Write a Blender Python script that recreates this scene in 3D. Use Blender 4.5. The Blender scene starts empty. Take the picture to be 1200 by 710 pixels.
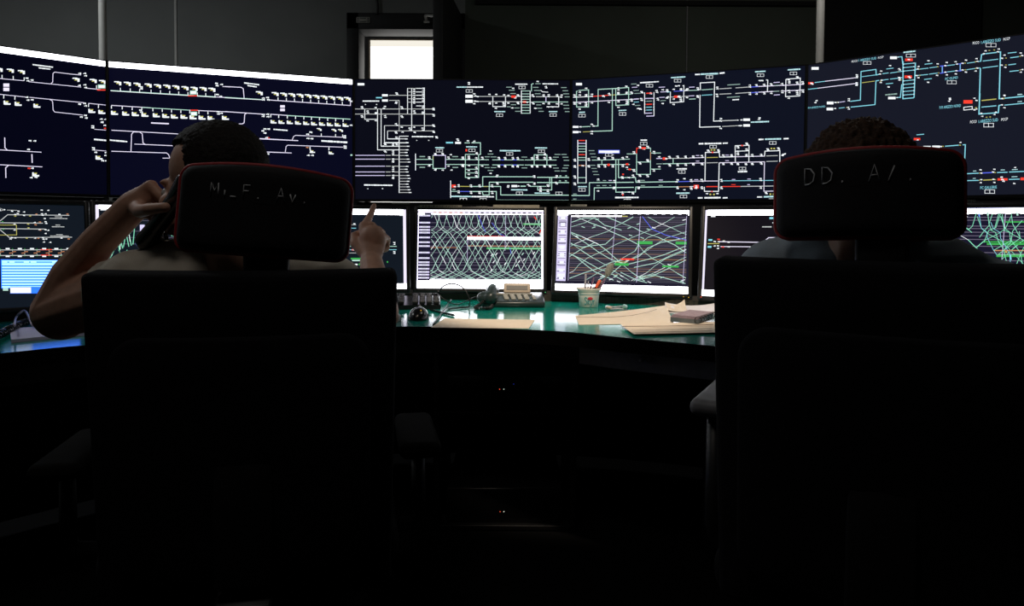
import bpy, bmesh, math, random
from mathutils import Vector, Matrix, noise, Quaternion

S = bpy.context.scene
COL = S.collection
PI = math.pi
R = math.radians
random.seed(7)

# ---------------------------------------------------------------- camera, world, lights, exposure
FPX, YH = 827.3, 264.2                     # focal length in pixels of the 1200x710 frame, horizon row
PITCH, ROLL = R(1.9036), R(0.3188)
CAMZ = 1.05
CYP = YH + FPX * math.tan(PITCH)
_f = Vector((0, math.cos(PITCH), -math.sin(PITCH)))
_r0 = Vector((1, 0, 0))
_u0 = _r0.cross(_f)
_r = _r0 * math.cos(ROLL) + _u0 * math.sin(ROLL)
_u = _u0 * math.cos(ROLL) - _r0 * math.sin(ROLL)
CAM = Vector((0, 0, CAMZ))
cd = bpy.data.cameras.new('camera')
cam = bpy.data.objects.new('camera', cd)
COL.objects.link(cam)
cd.sensor_width = 36
cd.lens = FPX / 1200 * 36
cd.shift_y = -(355 - CYP) / 1200
cd.clip_start = 0.02
cam.matrix_world = Matrix(((_r.x, _u.x, -_f.x, CAM.x), (_r.y, _u.y, -_f.y, CAM.y), (_r.z, _u.z, -_f.z, CAM.z), (0, 0, 0, 1)))
S.camera = cam
S.view_settings.view_transform = 'Standard'
S.view_settings.look = 'None'
S.view_settings.exposure = 0
S.view_settings.gamma = 1
S.view_settings.use_curve_mapping = False
w = bpy.data.worlds.new('night')
S.world = w
w.use_nodes = True
w.node_tree.nodes['Background'].inputs[0].default_value = (0.02, 0.022, 0.026, 1)
w.node_tree.nodes['Background'].inputs[1].default_value = 0.2
S.cycles.use_denoising = True
S.cycles.max_bounces = 6
# power of the dim unseen ceiling lamps, the last two added as fill (their fixtures are built further down)
LAMPS = [((-3.0, 3.0), 17.0, (0.94, 0.99, 1.0)), ((1.5, 3.3), 5.5, (1.0, 0.97, 0.9)), ((-0.6, 0.35), 4.6, (1.0, 0.92, 0.84))]
SPOT_AT, SPOT_TO, SPOT_W, SPOT_ANGLE = (0.15, 0.85, 3.17), (0.24, 2.72, 0.75), 310, 27     # warm downlight over the middle of the desk

def ray(px, py):
    return _r * ((px - 600) / FPX) - _u * ((py - CYP) / FPX) + _f
def at(px, py, Y):                          # a seen pixel -> the point at depth Y of the room
    d = ray(px, py)
    return CAM + d * (Y / d.y)
def on(px, py, o, n):                       # a seen pixel -> the point on a plane
    d = ray(px, py)
    return CAM + d * ((o - CAM).dot(n) / d.dot(n))
DESK = 0.74
def dk(px, py, z=DESK):
    return on(px, py, Vector((0, 0, z)), Vector((0, 0, 1)))

# ---------------------------------------------------------------- materials
def pm(name, col, rough=0.6, metal=0.0, var=0.12, scale=40, bump=0.0, bscale=200, spec=0.5, coat=0.0, trans=0.0):
    m = bpy.data.materials.new(name)
    m.use_nodes = True
    N, L = m.node_tree.nodes, m.node_tree.links
    b = N['Principled BSDF']
    b.inputs['Roughness'].default_value = rough
    b.inputs['Metallic'].default_value = metal
    b.inputs['Specular IOR Level'].default_value = spec
    b.inputs['Coat Weight'].default_value = coat
    b.inputs['Transmission Weight'].default_value = trans
    tc = N.new('ShaderNodeTexCoord')
    nz = N.new('ShaderNodeTexNoise')
    nz.inputs['Scale'].default_value = scale
    nz.inputs['Detail'].default_value = 3
    L.new(tc.outputs['Object'], nz.inputs['Vector'])
    rp = N.new('ShaderNodeValToRGB')
    c0 = [max(0, c * (1 - var)) for c in col]; c1 = [min(1, c * (1 + var)) for c in col]
    rp.color_ramp.elements[0].position = 0.3; rp.color_ramp.elements[0].color = (*c0, 1)
    rp.color_ramp.elements[1].position = 0.7; rp.color_ramp.elements[1].color = (*c1, 1)
    L.new(nz.outputs['Fac'], rp.inputs['Fac'])
    L.new(rp.outputs['Color'], b.inputs['Base Color'])
    if bump:
        n2 = N.new('ShaderNodeTexNoise'); n2.inputs['Scale'].default_value = bscale
        L.new(tc.outputs['Object'], n2.inputs['Vector'])
        bp = N.new('ShaderNodeBump'); bp.inputs['Strength'].default_value = bump; bp.inputs['Distance'].default_value = 0.002
        L.new(n2.outputs['Fac'], bp.inputs['Height']); L.new(bp.outputs['Normal'], b.inputs['Normal'])
    return m

def em(name, col, st=1.0, sample=False):    # something that gives off light: a lit pixel, an indicator, a bright window
    m = bpy.data.materials.new(name)
    m.use_nodes = True
    b = m.node_tree.nodes['Principled BSDF']
    b.inputs['Base Color'].default_value = (0.004, 0.004, 0.005, 1)
    b.inputs['Roughness'].default_value = 0.5
    b.inputs['Specular IOR Level'].default_value = 0.1
    b.inputs['Emission Color'].default_value = (*col, 1)
    b.inputs['Emission Strength'].default_value = st
    m.cycles.emission_sampling = 'AUTO' if sample else 'NONE'
    return m

M = dict(
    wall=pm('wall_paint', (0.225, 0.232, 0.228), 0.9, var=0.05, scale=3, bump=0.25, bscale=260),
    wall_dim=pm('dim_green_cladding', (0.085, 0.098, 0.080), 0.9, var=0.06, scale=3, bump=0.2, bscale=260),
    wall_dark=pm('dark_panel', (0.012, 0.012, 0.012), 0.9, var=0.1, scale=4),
    floor=pm('floor_vinyl', (0.005, 0.005, 0.0055), 0.9, var=0.15, scale=8, spec=0.1),
    ceiling=pm('ceiling_tile', (0.35, 0.35, 0.34), 0.9, var=0.05, scale=5),
    blk=pm('black_plastic', (0.008, 0.008, 0.009), 0.45, var=0.2, scale=60, bump=0.1, bscale=600),
    blkg=pm('black_gloss', (0.006, 0.006, 0.007), 0.22, var=0.2, scale=60),
    mono=pm('monitor_bezel', (0.012, 0.012, 0.013), 0.4, var=0.2, scale=60),
    frame=pm('door_frame_black', (0.012, 0.012, 0.013), 0.6, var=0.2, scale=20),
    fab=pm('chair_fabric', (0.006, 0.006, 0.0075), 0.95, var=0.3, scale=300, bump=0.4, bscale=900, spec=0.15),
    fabh=pm('headrest_leather', (0.006, 0.006, 0.008), 0.75, var=0.25, scale=120, bump=0.2, bscale=500, spec=0.3),
    red=pm('red_piping', (0.35, 0.015, 0.02), 0.6, var=0.15, scale=80),
    thread=pm('pale_marker', (0.55, 0.57, 0.60), 0.8, var=0.4, scale=150),
    grey=pm('grey_plastic', (0.16, 0.16, 0.17), 0.5, var=0.08, scale=60),
    apron=pm('apron_lit_grey', (0.45, 0.45, 0.48), 0.6, var=0.1, scale=60),
    steel=pm('steel', (0.5, 0.5, 0.52), 0.3, 1.0, var=0.05, scale=30),
    pole=pm('white_pole', (0.62, 0.61, 0.58), 0.6, var=0.05, scale=20),
    teal=pm('teal_laminate', (0.003, 0.25, 0.20), 0.13, var=0.08, scale=6, spec=0.6),
    edge=pm('edge_band', (0.002, 0.002, 0.002), 0.9, var=0.1, scale=60, spec=0.03),
    skin=pm('skin', (0.56, 0.31, 0.22), 0.55, var=0.10, scale=45, bump=0.15, bscale=350),
    skin2=pm('skin_tan', (0.42, 0.23, 0.16), 0.55, var=0.10, scale=45, bump=0.15, bscale=350),
    hair=pm('dark_hair', (0.010, 0.008, 0.007), 0.7, var=0.5, scale=180, bump=0.8, bscale=400, spec=0.2),
    hair2=pm('brown_hair', (0.045, 0.024, 0.014), 0.7, var=0.6, scale=160, bump=0.8, bscale=400, spec=0.2),
    shirt=pm('beige_shirt', (0.58, 0.53, 0.45), 0.9, var=0.07, scale=25, bump=0.3, bscale=500),
    shirt2=pm('blue_grey_shirt', (0.30, 0.36, 0.42), 0.9, var=0.08, scale=25, bump=0.3, bscale=500),
    denim=pm('dark_trousers', (0.02, 0.024, 0.035), 0.9, var=0.2, scale=80),
    shoe=pm('shoe_leather', (0.05, 0.045, 0.04), 0.5, var=0.2, scale=40),
    eye=pm('eye_white', (0.6, 0.6, 0.58), 0.3, var=0.05, scale=30),
    paper=pm('cream_paper', (0.78, 0.68, 0.55), 0.8, var=0.04, scale=30),
    paperw=pm('white_paper', (0.75, 0.73, 0.76), 0.8, var=0.03, scale=30),
    paperl=pm('lilac_paper', (0.60, 0.57, 0.74), 0.8, var=0.05, scale=30),
    ink=pm('faint_ink', (0.30, 0.22, 0.18), 0.8, var=0.2, scale=90),
    cover=pm('notebook_cover', (0.10, 0.12, 0.13), 0.5, var=0.1, scale=40),
    page=pm('notebook_pages', (0.34, 0.26, 0.30), 0.8, var=0.2, scale=120),
    cup=pm('cup_plastic', (0.82, 0.78, 0.72), 0.5, var=0.03, scale=40),
    cupink=pm('cup_teal_ink', (0.05, 0.32, 0.34), 0.6, var=0.1, scale=60),
    cupred=pm('cup_red_ink', (0.55, 0.03, 0.05), 0.6, var=0.1, scale=60),
    orange=pm('orange_plastic', (0.85, 0.12, 0.04), 0.4, var=0.06, scale=60),
    clear=pm('pale_pen_plastic', (0.42, 0.42, 0.47), 0.25, var=0.15, scale=60),
    purple=pm('purple_plastic', (0.16, 0.07, 0.14), 0.35, var=0.1, scale=60),
    bristle=pm('brush_grey', (0.25, 0.25, 0.22), 0.7, var=0.3, scale=200),
    phone=pm('phone_plastic', (0.022, 0.035, 0.035), 0.3, var=0.1, scale=50),
    beige=pm('beige_plastic', (0.55, 0.46, 0.36), 0.5, var=0.04, scale=50),
    lcd=pm('unlit_lcd', (0.030, 0.026, 0.012), 0.3, var=0.1, scale=80),
    key=pm('phone_key', (0.40, 0.40, 0.36), 0.5, var=0.08, scale=80),
    keycap=pm('keycap_black', (0.009, 0.009, 0.010), 0.5, var=0.1, scale=80),
    tape=pm('label_tape', (0.24, 0.22, 0.18), 0.7, var=0.15, scale=90),
    logo=pm('bezel_logo', (0.22, 0.22, 0.20), 0.5, var=0.1, scale=90),
    lilac=pm('lilac_cable', (0.42, 0.36, 0.48), 0.5, var=0.08, scale=60),
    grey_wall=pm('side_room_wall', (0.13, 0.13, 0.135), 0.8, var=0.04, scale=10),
    arm=pm('armrest_rubber', (0.008, 0.008, 0.008), 0.95, var=0.2, scale=60, spec=0.05),
    tray=pm('perforated_tray', (0.035, 0.028, 0.02), 0.6, var=0.3, scale=60),
    green=pm('green_plastic', (0.15, 0.32, 0.27), 0.4, var=0.1, scale=60),
)
_m = M['tray']; _n, _l = _m.node_tree.nodes, _m.node_tree.links       # rows of small round holes
_v = _n.new('ShaderNodeTexVoronoi'); _v.inputs['Scale'].default_value = 90; _v.inputs['Randomness'].default_value = 0
_c = _n.new('ShaderNodeMath'); _c.operation = 'GREATER_THAN'; _c.inputs[1].default_value = 0.36
_x = _n.new('ShaderNodeMixRGB'); _x.inputs[1].default_value = (0.002, 0.002, 0.002, 1)
_l.new([q for q in _n if q.type == 'TEX_COORD'][0].outputs['Object'], _v.inputs['Vector']); _l.new(_v.outputs['Distance'], _c.inputs[0]); _l.new(_c.outputs[0], _x.inputs[0])
_l.new([q for q in _n if q.type == 'VALTORGB'][0].outputs['Color'], _x.inputs[2]); _l.new(_x.outputs[0], _n['Principled BSDF'].inputs['Base Color'])
E_ = dict(
    w=em('pixel_white', (0.92, 0.97, 1.0), 1.12),
    W=em('bar_white', (0.93, 0.93, 1.0), 6.0, True),
    v=em('pixel_lilac', (0.68, 0.62, 0.92), 1.15),
    L=em('pixel_pale_lilac', (0.86, 0.80, 1.0), 1.12),
    m=em('pixel_mint', (0.50, 0.80, 0.68), 1.02),
    s=em('pixel_silver', (0.58, 0.60, 0.60), 1.0),
    g=em('pixel_dim_mint', (0.34, 0.50, 0.45), 0.9),
    G=em('pixel_green', (0.06, 0.50, 0.10), 0.9),
    t=em('pixel_train_green', (0.30, 0.95, 0.62), 0.9),
    c=em('pixel_cyan', (0.26, 0.72, 0.85), 1.05),
    e=em('pixel_pale_cyan', (0.55, 0.88, 0.92), 1.0),
    r=em('pixel_red', (1.0, 0.06, 0.035), 1.0),
    y=em('pixel_yellow', (0.62, 0.58, 0.14), 0.9),
    o=em('pixel_orange', (0.72, 0.30, 0.14), 0.85), O=em('pixel_dim_orange', (0.30, 0.16, 0.09), 0.9),
    b=em('pixel_blue', (0.12, 0.16, 0.95), 0.95),
    B=em('table_blue', (0.02, 0.12, 0.95), 2.2, True),
    C=em('table_pale_blue', (0.20, 0.48, 1.0), 2.4, True),
    k=em('pixel_grey', (0.11, 0.11, 0.14), 0.9),
    K=em('pixel_dim_violet', (0.20, 0.17, 0.25), 0.9),
    d=em('pixel_navy', (0.010, 0.009, 0.026), 1.0),
    z=em('pixel_off', (0.003, 0.003, 0.005), 1.0),
    pA=em('screen_navy', (0.0013, 0.0015, 0.0075), 1.0),
    pB=em('screen_deep_blue', (0.0024, 0.0027, 0.0125), 1.0),
    pC=em('screen_black_blue', (0.0030, 0.0034, 0.0085), 1.0),
    pD=em('screen_slate', (0.0046, 0.0062, 0.0150), 1.0),
    pE=em('screen_grey_blue', (0.0085, 0.0100, 0.0195), 1.0),
    pM=em('screen_dark_teal', (0.0060, 0.0095, 0.0160), 1.0),
    pN=em('screen_dark_violet', (0.0070, 0.0055, 0.0090), 1.0),
    cream=em('bright_window_cream', (1.0, 0.95, 0.84), 0.93, True),
    bright=em('bright_window', (1.0, 0.99, 0.95), 1.8, True),
    lamp=em('lamp_diffuser', (1.0, 0.95, 0.88), 0.25, True),
    led_r=em('led_red', (1.0, 0.12, 0.05), 1.2), led_w=em('led_white', (0.9, 0.95, 0.8), 1.2),
    led_b=em('led_blue', (0.05, 0.08, 0.9), 0.6), led_g=em('led_green', (0.1, 0.7, 0.2), 0.8), led_y=em('led_amber', (0.9, 0.5, 0.05), 0.8),
)

# ---------------------------------------------------------------- mesh helpers (everything is laid down in room coordinates)
class MB:
    def __init__(s, xf=None):
        s.bm = bmesh.new(); s.xf = xf or Matrix.Identity(4); s.mats = []
    def _mi(s, m):
        if m is None: return 0
        if m not in s.mats: s.mats.append(m)
        return s.mats.index(m)
    def _merge(s, t, mtx, m=None, smooth=True):
        mi = s._mi(m)
        for f in t.faces: f.material_index = mi; f.smooth = smooth
        t.transform(s.xf @ mtx)
        me = bpy.data.meshes.new('tmp'); t.to_mesh(me); t.free(); s.bm.from_mesh(me); bpy.data.meshes.remove(me)
    def box(s, c, size, rot=None, bev=0.0, seg=2, m=None):
        t = bmesh.new(); bmesh.ops.create_cube(t, size=1)
        bmesh.ops.scale(t, vec=Vector(size), verts=t.verts)
        if bev: bmesh.ops.bevel(t, geom=t.edges[:], offset=min(bev, min(size) * 0.49), segments=seg, affect='EDGES', profile=0.5)
        s._merge(t, Matrix.Translation(Vector(c)) @ (rot.to_4x4() if rot else Matrix.Identity(4)), m, bev > 0)
        return s
    def ball(s, c, r, rot=None, n=3, m=None):
        t = bmesh.new(); bmesh.ops.create_icosphere(t, subdivisions=n, radius=1)
        r = (r, r, r) if not hasattr(r, '__len__') else r
        bmesh.ops.scale(t, vec=Vector(r), verts=t.verts)
        s._merge(t, Matrix.Translation(Vector(c)) @ (rot.to_4x4() if rot else Matrix.Identity(4)), m)
        return s
    def lathe(s, prof, c, n=24, rot=None, m=None, cap=True):
        t = bmesh.new(); rings = []
        for r, z in prof:
            rings.append([t.verts.new((r * math.cos(2 * PI * i / n), r * math.sin(2 * PI * i / n), z)) for i in range(n)])
        for a, b in zip(rings, rings[1:]):
            for i in range(n): t.faces.new((a[i], a[(i + 1) % n], b[(i + 1) % n], b[i]))
        if cap: t.faces.new(rings[0][::-1]); t.faces.new(rings[-1])
        bmesh.ops.recalc_face_normals(t, faces=t.faces)
        s._merge(t, Matrix.Translation(Vector(c)) @ (rot.to_4x4() if rot else Matrix.Identity(4)), m)
        return s
    def tube(s, pts, r, n=8, closed=False, m=None):
        pts = [Vector(p) for p in pts]; t = bmesh.new(); rings = []; k = len(pts)
        rr = r if hasattr(r, '__len__') else [r] * k
        up = None
        for i, p in enumerate(pts):
            a = pts[(i - 1) % k] if closed or i > 0 else p
            b = pts[(i + 1) % k] if closed or i < k - 1 else p
            d = (b - a).normalized() if (b - a).length > 1e-9 else Vector((0, 0, 1))
            if up is None: up = d.orthogonal().normalized()
            up = (up - d * up.dot(d)); up = up.normalized() if up.length > 1e-6 else d.orthogonal().normalized()
            sd = d.cross(up)
            rings.append([t.verts.new(p + (up * math.cos(2 * PI * j / n) + sd * math.sin(2 * PI * j / n)) * rr[i]) for j in range(n)])
        for i in range(k if closed else k - 1):
            a, b = rings[i], rings[(i + 1) % k]
            for j in range(n): t.faces.new((a[j], a[(j + 1) % n], b[(j + 1) % n], b[j]))
        if not closed: t.faces.new(rings[0][::-1]); t.faces.new(rings[-1])
        bmesh.ops.recalc_face_normals(t, faces=t.faces)
        s._merge(t, Matrix.Identity(4), m)
        return s
    def cap(s, a, b, ra, rb, n=14):          # tapered capsule
        a, b = Vector(a), Vector(b); d = b - a; L = max(d.length, 1e-5)
        q = Vector((0, 0, 1)).rotation_difference(d.normalized()).to_matrix()
        prof = [(max(ra * math.cos(t), 1e-4), ra * math.sin(t)) for t in [R(x) for x in (-89, -65, -40, -18, 0)]]
        prof += [(max(rb * math.cos(t), 1e-4), L + rb * math.sin(t)) for t in [R(x) for x in (0, 18, 40, 65, 89)]]
        return s.lathe(prof, a, n, q)
    def chain(s, pts):
        for (a, ra), (b, rb) in zip(pts, pts[1:]): s.cap(a, b, ra, rb)
        return s
    def prism(s, poly, z0, z1, m=None, mtx=None, bev=0.0, smooth=False):
        t = bmesh.new()
        f = t.faces.new([t.verts.new((p[0], p[1], z0)) for p in poly])
        e = bmesh.ops.extrude_face_region(t, geom=[f])
        bmesh.ops.translate(t, vec=(0, 0, z1 - z0), verts=[v for v in e['geom'] if isinstance(v, bmesh.types.BMVert)])
        bmesh.ops.recalc_face_normals(t, faces=t.faces)
        if bev: bmesh.ops.bevel(t, geom=[x for x in t.edges if abs((x.verts[0].co - x.verts[1].co).z) < 1e-6], offset=bev, segments=2, affect='EDGES', profile=0.5)
        s._merge(t, mtx or Matrix.Identity(4), m, smooth)
        return s
    def quad(s, ps, m=None):
        mi = s._mi(m)
        f = s.bm.faces.new([s.bm.verts.new(s.xf @ Vector(p)) for p in ps]); f.material_index = mi
        return s
    def build(s, name, mat=None, parent=None):
        me = bpy.data.meshes.new(name)
        if parent is not None: bmesh.ops.translate(s.bm, vec=-base_of(parent), verts=s.bm.verts)
        s.bm.to_mesh(me); s.bm.free()
        for x in (s.mats or [mat]): me.materials.append(x)
        o = bpy.data.objects.new(name, me); COL.objects.link(o)
        if parent is not None: o.parent = parent
        return o

def base_of(o):
    v = Vector((0, 0, 0))
    while o is not None: v = v + o.location; o = o.parent
    return v
def tag(o, label=None, cat=None, group=None, kind=None):
    if label: o['label'] = label
    if cat: o['category'] = cat
    if group: o['group'] = group
    if kind: o['kind'] = kind
    return o
def thing(name, label, cat, loc, group=None):
    o = bpy.data.objects.new(name, None); COL.objects.link(o)
    o.location = Vector(loc); o.empty_display_size = 0.05
    return tag(o, label, cat, group)
def single(mb, name, mat, label, cat, loc, group=None):   # a thing that is one mesh, its origin at its base
    bmesh.ops.translate(mb.bm, vec=-Vector(loc), verts=mb.bm.verts)
    o = mb.build(name, mat); o.location = Vector(loc)
    return tag(o, label, cat, group)
def struct(mb, name, mat, parent=None):
    o = mb.build(name, mat, parent)
    if parent is None: o['kind'] = 'structure'
    return o
def spline(pts, n=8):
    pts = [Vector(p) for p in pts]; out = []
    P = [pts[0] * 2 - pts[1]] + pts + [pts[-1] * 2 - pts[-2]]
    for i in range(1, len(P) - 2):
        a, b, c, d = P[i - 1:i + 3]
        for k in range(n):
            t = k / n
            out.append(0.5 * ((2 * b) + (c - a) * t + (2 * a - 5 * b + 4 * c - d) * t * t + (3 * b - a - 3 * c + d) * t ** 3))
    return out + [pts[-1]]
def axes(r, f, u):                           # rotation whose columns are the given axes
    return Matrix((r, f, u)).transposed()
def remeshed(mb, voxel, smooth=3):           # one continuous skin over overlapping solids
    me = bpy.data.meshes.new('tmp'); mb.bm.to_mesh(me); mb.bm.free()
    o = bpy.data.objects.new('tmp', me); COL.objects.link(o)
    a = o.modifiers.new('r', 'REMESH'); a.mode = 'VOXEL'; a.voxel_size = voxel; a.use_smooth_shade = True
    if smooth: b = o.modifiers.new('s', 'SMOOTH'); b.iterations = smooth; b.factor = 0.5
    dg = bpy.context.evaluated_depsgraph_get()
    me2 = bpy.data.meshes.new_from_object(o.evaluated_get(dg))
    bpy.data.objects.remove(o); bpy.data.meshes.remove(me)
    out = MB(); out.bm.from_mesh(me2); bpy.data.meshes.remove(me2)
    for f in out.bm.faces: f.smooth = True; f.material_index = 0
    return out
_txt = {}
def text_tris(s):                            # lettering as flat triangles, width and cap height normalised to 1
    if s not in _txt:
        cu = bpy.data.curves.new('t', 'FONT'); cu.body = s; cu.resolution_u = 2
        o = bpy.data.objects.new('t', cu); COL.objects.link(o)
        dg = bpy.context.evaluated_depsgraph_get(); me = bpy.data.meshes.new_from_object(o.evaluated_get(dg))
        V = [v.co.copy() for v in me.vertices]; me.calc_loop_triangles()
        T = [tuple(t.vertices) for t in me.loop_triangles]
        x0, x1 = min(v.x for v in V), max(v.x for v in V); y0, y1 = min(v.y for v in V), max(v.y for v in V)
        _txt[s] = ([((v.x - x0) / (x1 - x0), (v.y - y0) / (y1 - y0)) for v in V], T)
        bpy.data.objects.remove(o); bpy.data.curves.remove(cu); bpy.data.meshes.remove(me)
    return _txt[s]

# ---------------------------------------------------------------- room shell
BY = 5.05                                   # back wall
HX, CZ, RY = 4.2, 3.2, -2.6
struct(MB().box((0, 1.2, -0.05), (8.6, 9.2, 0.1)), 'floor', M['floor'])
struct(MB().box((0, 1.2, CZ + 0.05), (8.6, 9.2, 0.1)), 'ceiling', M['ceiling'])
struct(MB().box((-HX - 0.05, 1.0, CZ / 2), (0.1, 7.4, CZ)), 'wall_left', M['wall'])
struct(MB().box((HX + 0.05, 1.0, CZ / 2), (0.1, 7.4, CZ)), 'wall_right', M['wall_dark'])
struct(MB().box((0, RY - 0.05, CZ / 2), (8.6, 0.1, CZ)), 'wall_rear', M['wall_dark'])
# back wall with the doorway cut out
def bx(px, py=50): return at(px, py, BY).x
def bz(py, px=470): return at(px, py, BY).z
DX0, DX1, DZ = bx(407), bx(545), bz(16)
ix0, ix1, iz = bx(421), bx(534), bz(35)
cut = bx(966)
wl = MB()
wl.box(((-HX + DX0) / 2, BY + 0.06, CZ / 2), (DX0 + HX, 0.12, CZ))
wl.box(((DX0 + DX1) / 2, BY + 0.06, (DZ + CZ) / 2), (DX1 - DX0, 0.12, CZ - DZ))
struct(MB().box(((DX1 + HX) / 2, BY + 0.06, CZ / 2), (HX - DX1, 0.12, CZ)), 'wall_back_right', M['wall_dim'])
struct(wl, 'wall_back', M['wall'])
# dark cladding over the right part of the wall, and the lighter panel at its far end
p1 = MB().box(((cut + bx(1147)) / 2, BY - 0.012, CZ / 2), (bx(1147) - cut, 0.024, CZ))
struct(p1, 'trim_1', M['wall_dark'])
for i, (px, wd) in enumerate(((206, 0.016), (805, 0.008))):
    x = bx(px, 20)
    struct(MB().box((x, BY - 0.004, CZ / 2), (wd, 0.008, CZ)), 'trim_%d' % (i + 2), M['pole' if i == 0 else 'grey'])
struct(MB().box((bx(760, 5), BY - 0.01, bz(4, 760)), (bx(966) - bx(560), 0.02, 0.03)), 'trim_4', M['wall_dark'])
struct(MB().box((-2.3, BY - 0.012, 0.06), (3.6, 0.024, 0.12)), 'baseboard_back', M['blk'])

# door: black frame, open leaf standing edge-on, closer arm, and the lit side room beyond
d = tag(MB().box(((DX0 + ix0) / 2, BY + 0.08, DZ / 2), (ix0 - DX0, 0.2, DZ), bev=0.004)
        .box(((DX1 + ix1) / 2, BY + 0.08, DZ / 2), (DX1 - ix1, 0.2, DZ), bev=0.004)
        .box(((DX0 + DX1) / 2, BY + 0.08, (DZ + iz) / 2), (DX1 - DX0, 0.2, DZ - iz), bev=0.004).build('door_1', M['frame']), kind='structure')
hy, ny = BY - 0.03, BY - 0.80
a, b = at(536, 50, hy), at(513, 50, ny)
a.z = b.z = 0
dv = (b - a).normalized(); th = 0.06
rot = axes(dv.cross(Vector((0, 0, 1))) * -1, dv, Vector((0, 0, 1)))
lz = DZ - 0.03
MB().box((a + b) / 2 + Vector((0, 0, lz / 2 + 0.01)), (th, (b - a).length, lz), rot, 0.004).build('door_leaf', M['frame'], d)
MB().box(a + dv * 0.16 + Vector((-0.055, 0, lz - 0.03)), (0.05, 0.24, 0.06), rot, 0.006).build('closer_body', M['frame'], d)
e0, e1, e2 = at(500, 26, BY - 0.04), at(498.5, 18, BY - 0.06), at(512, 18.5, BY - 0.3)
MB().tube([e0, e1], 0.010, 6).tube([e1, e2], 0.008, 6).box(e0, (0.04, 0.02, 0.012)).build('closer_arm', M['pole'], d)
c0 = at(425.5, 23.5, BY - 0.024)
pl = MB().box(c0, (0.095, 0.008, 0.042), None, 0.003).build('door_plate', M['key'], d)
pp = MB()
for sx in (-1, 1):
    for sz in (-1, 0, 1): pp.box(c0 + Vector((sx * 0.036, -0.005, sz * 0.011)), (0.009, 0.004, 0.006))
pp.box(c0 + Vector((0, -0.005, 0.012)), (0.046, 0.004, 0.004)).box(c0 + Vector((0, -0.005, -0.012)), (0.046, 0.004, 0.004))
pp.build('screw', M['blk'], pl)
MB().tube(spline([at(442, 17, BY - 0.02), at(442.5, 8, BY - 0.02), at(441, -10, BY - 0.02), at(441, -60, BY - 0.02)], 5), 0.010, 6).build('cable', M['blk'], d)
# side room
sy = BY + 0.9
def sx_(px): return at(px, 60, sy).x
def sz_(py): return at(470, py, sy).z
w0, w1, wt = sx_(431.5), sx_(545), sz_(45.5)
sr = MB()
sr.box(((w0 - 1.9) / 2, sy + 0.05, 1.6), (w0 + 1.9, 0.1, 3.2))
sr.box(((w1 + 0.5) / 2, sy + 0.05, 1.6), (0.5 - w1, 0.1, 3.2))
sr.box(((w0 + w1) / 2, sy + 0.05, (wt + 3.2) / 2), (w1 - w0, 0.1, 3.2 - wt))
sr.box(((w0 + w1) / 2, sy + 0.05, 0.45), (w1 - w0, 0.1, 0.9))
sr.box((-1.85, (sy + BY) / 2 + 0.06, 1.6), (0.1, sy - BY - 0.12, 3.2)).box((0.45, (sy + BY) / 2 + 0.06, 1.6), (0.1, sy - BY - 0.12, 3.2))
struct(sr, 'wall_side_room', M['grey_wall'])
wz = sz_(54)
wn = tag(MB().box(((w0 + w1) / 2, sy + 0.03, (0.9 + wz) / 2), (w1 - w0, 0.012, wz - 0.9)).build('window_1', E_['bright']), kind='structure')
MB().box(((w0 + w1) / 2, sy + 0.024, (wz + wt) / 2), (w1 - w0, 0.02, wt - wz)).build('roller_blind', E_['cream'], wn)
MB().box((w0 + 0.008, sy + 0.012, (0.9 + wt) / 2), (0.016, 0.02, wt - 0.9)).box(((w0 + w1) / 2, sy + 0.012, wt - 0.005), (w1 - w0, 0.02, 0.01)).build('window_frame', M['beige'], wn)

# unseen ceiling lamps; two are added to brighten the right pole and the operators
for (x, y), pw, c in LAMPS:
    t = thing('ceiling_light', {-3.0: 'dimmed square ceiling lamp over the left end of the room',               1.5: 'unseen ceiling lamp added to light the white pole on the right', -0.6: 'unseen ceiling lamp added as weak fill behind the two operators'}[x], 'lamp', (x, y, CZ))
    MB().box((x, y, CZ - 0.02), (0.62, 0.62, 0.04), None, 0.006).build('lamp_housing', M['grey'], t)
    MB().box((x, y, CZ - 0.042), (0.54, 0.54, 0.006)).build('diffuser', E_['lamp'], t)
    ld = bpy.data.lights.new('lamp', 'AREA'); ld.shape = 'SQUARE'; ld.size = 0.5; ld.energy = pw; ld.color = c
    lo = bpy.data.objects.new('lamp_light', ld); COL.objects.link(lo); lo.parent = t; lo.location = (0, 0, -0.05)

t = thing('ceiling_light', 'small round warm downlight in the ceiling above the desk edge', 'lamp', (SPOT_AT[0], SPOT_AT[1], CZ))
MB().lathe([(0.075, -0.012), (0.075, 0.0), (0.05, 0.0), (0.05, -0.012)], (SPOT_AT[0], SPOT_AT[1], CZ), 28, None, None, False).build('trim_ring', M['grey'], t)
MB().lathe([(0.048, -0.004), (0.048, -0.001)], (SPOT_AT[0], SPOT_AT[1], CZ), 28).build('diffuser', E_['lamp'], t)
ld = bpy.data.lights.new('downlight', 'SPOT'); ld.energy = SPOT_W; ld.color = (1.0, 0.83, 0.65); ld.spot_size = R(SPOT_ANGLE); ld.spot_blend = 0.45; ld.shadow_soft_size = 0.05
lo = bpy.data.objects.new('downlight_beam', ld); COL.objects.link(lo); lo.parent = t; lo.location = (0, 0, SPOT_AT[2] - CZ)
lo.rotation_euler = (Vector(SPOT_TO) - Vector(SPOT_AT)).to_track_quat('-Z', 'Y').to_euler()

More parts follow.
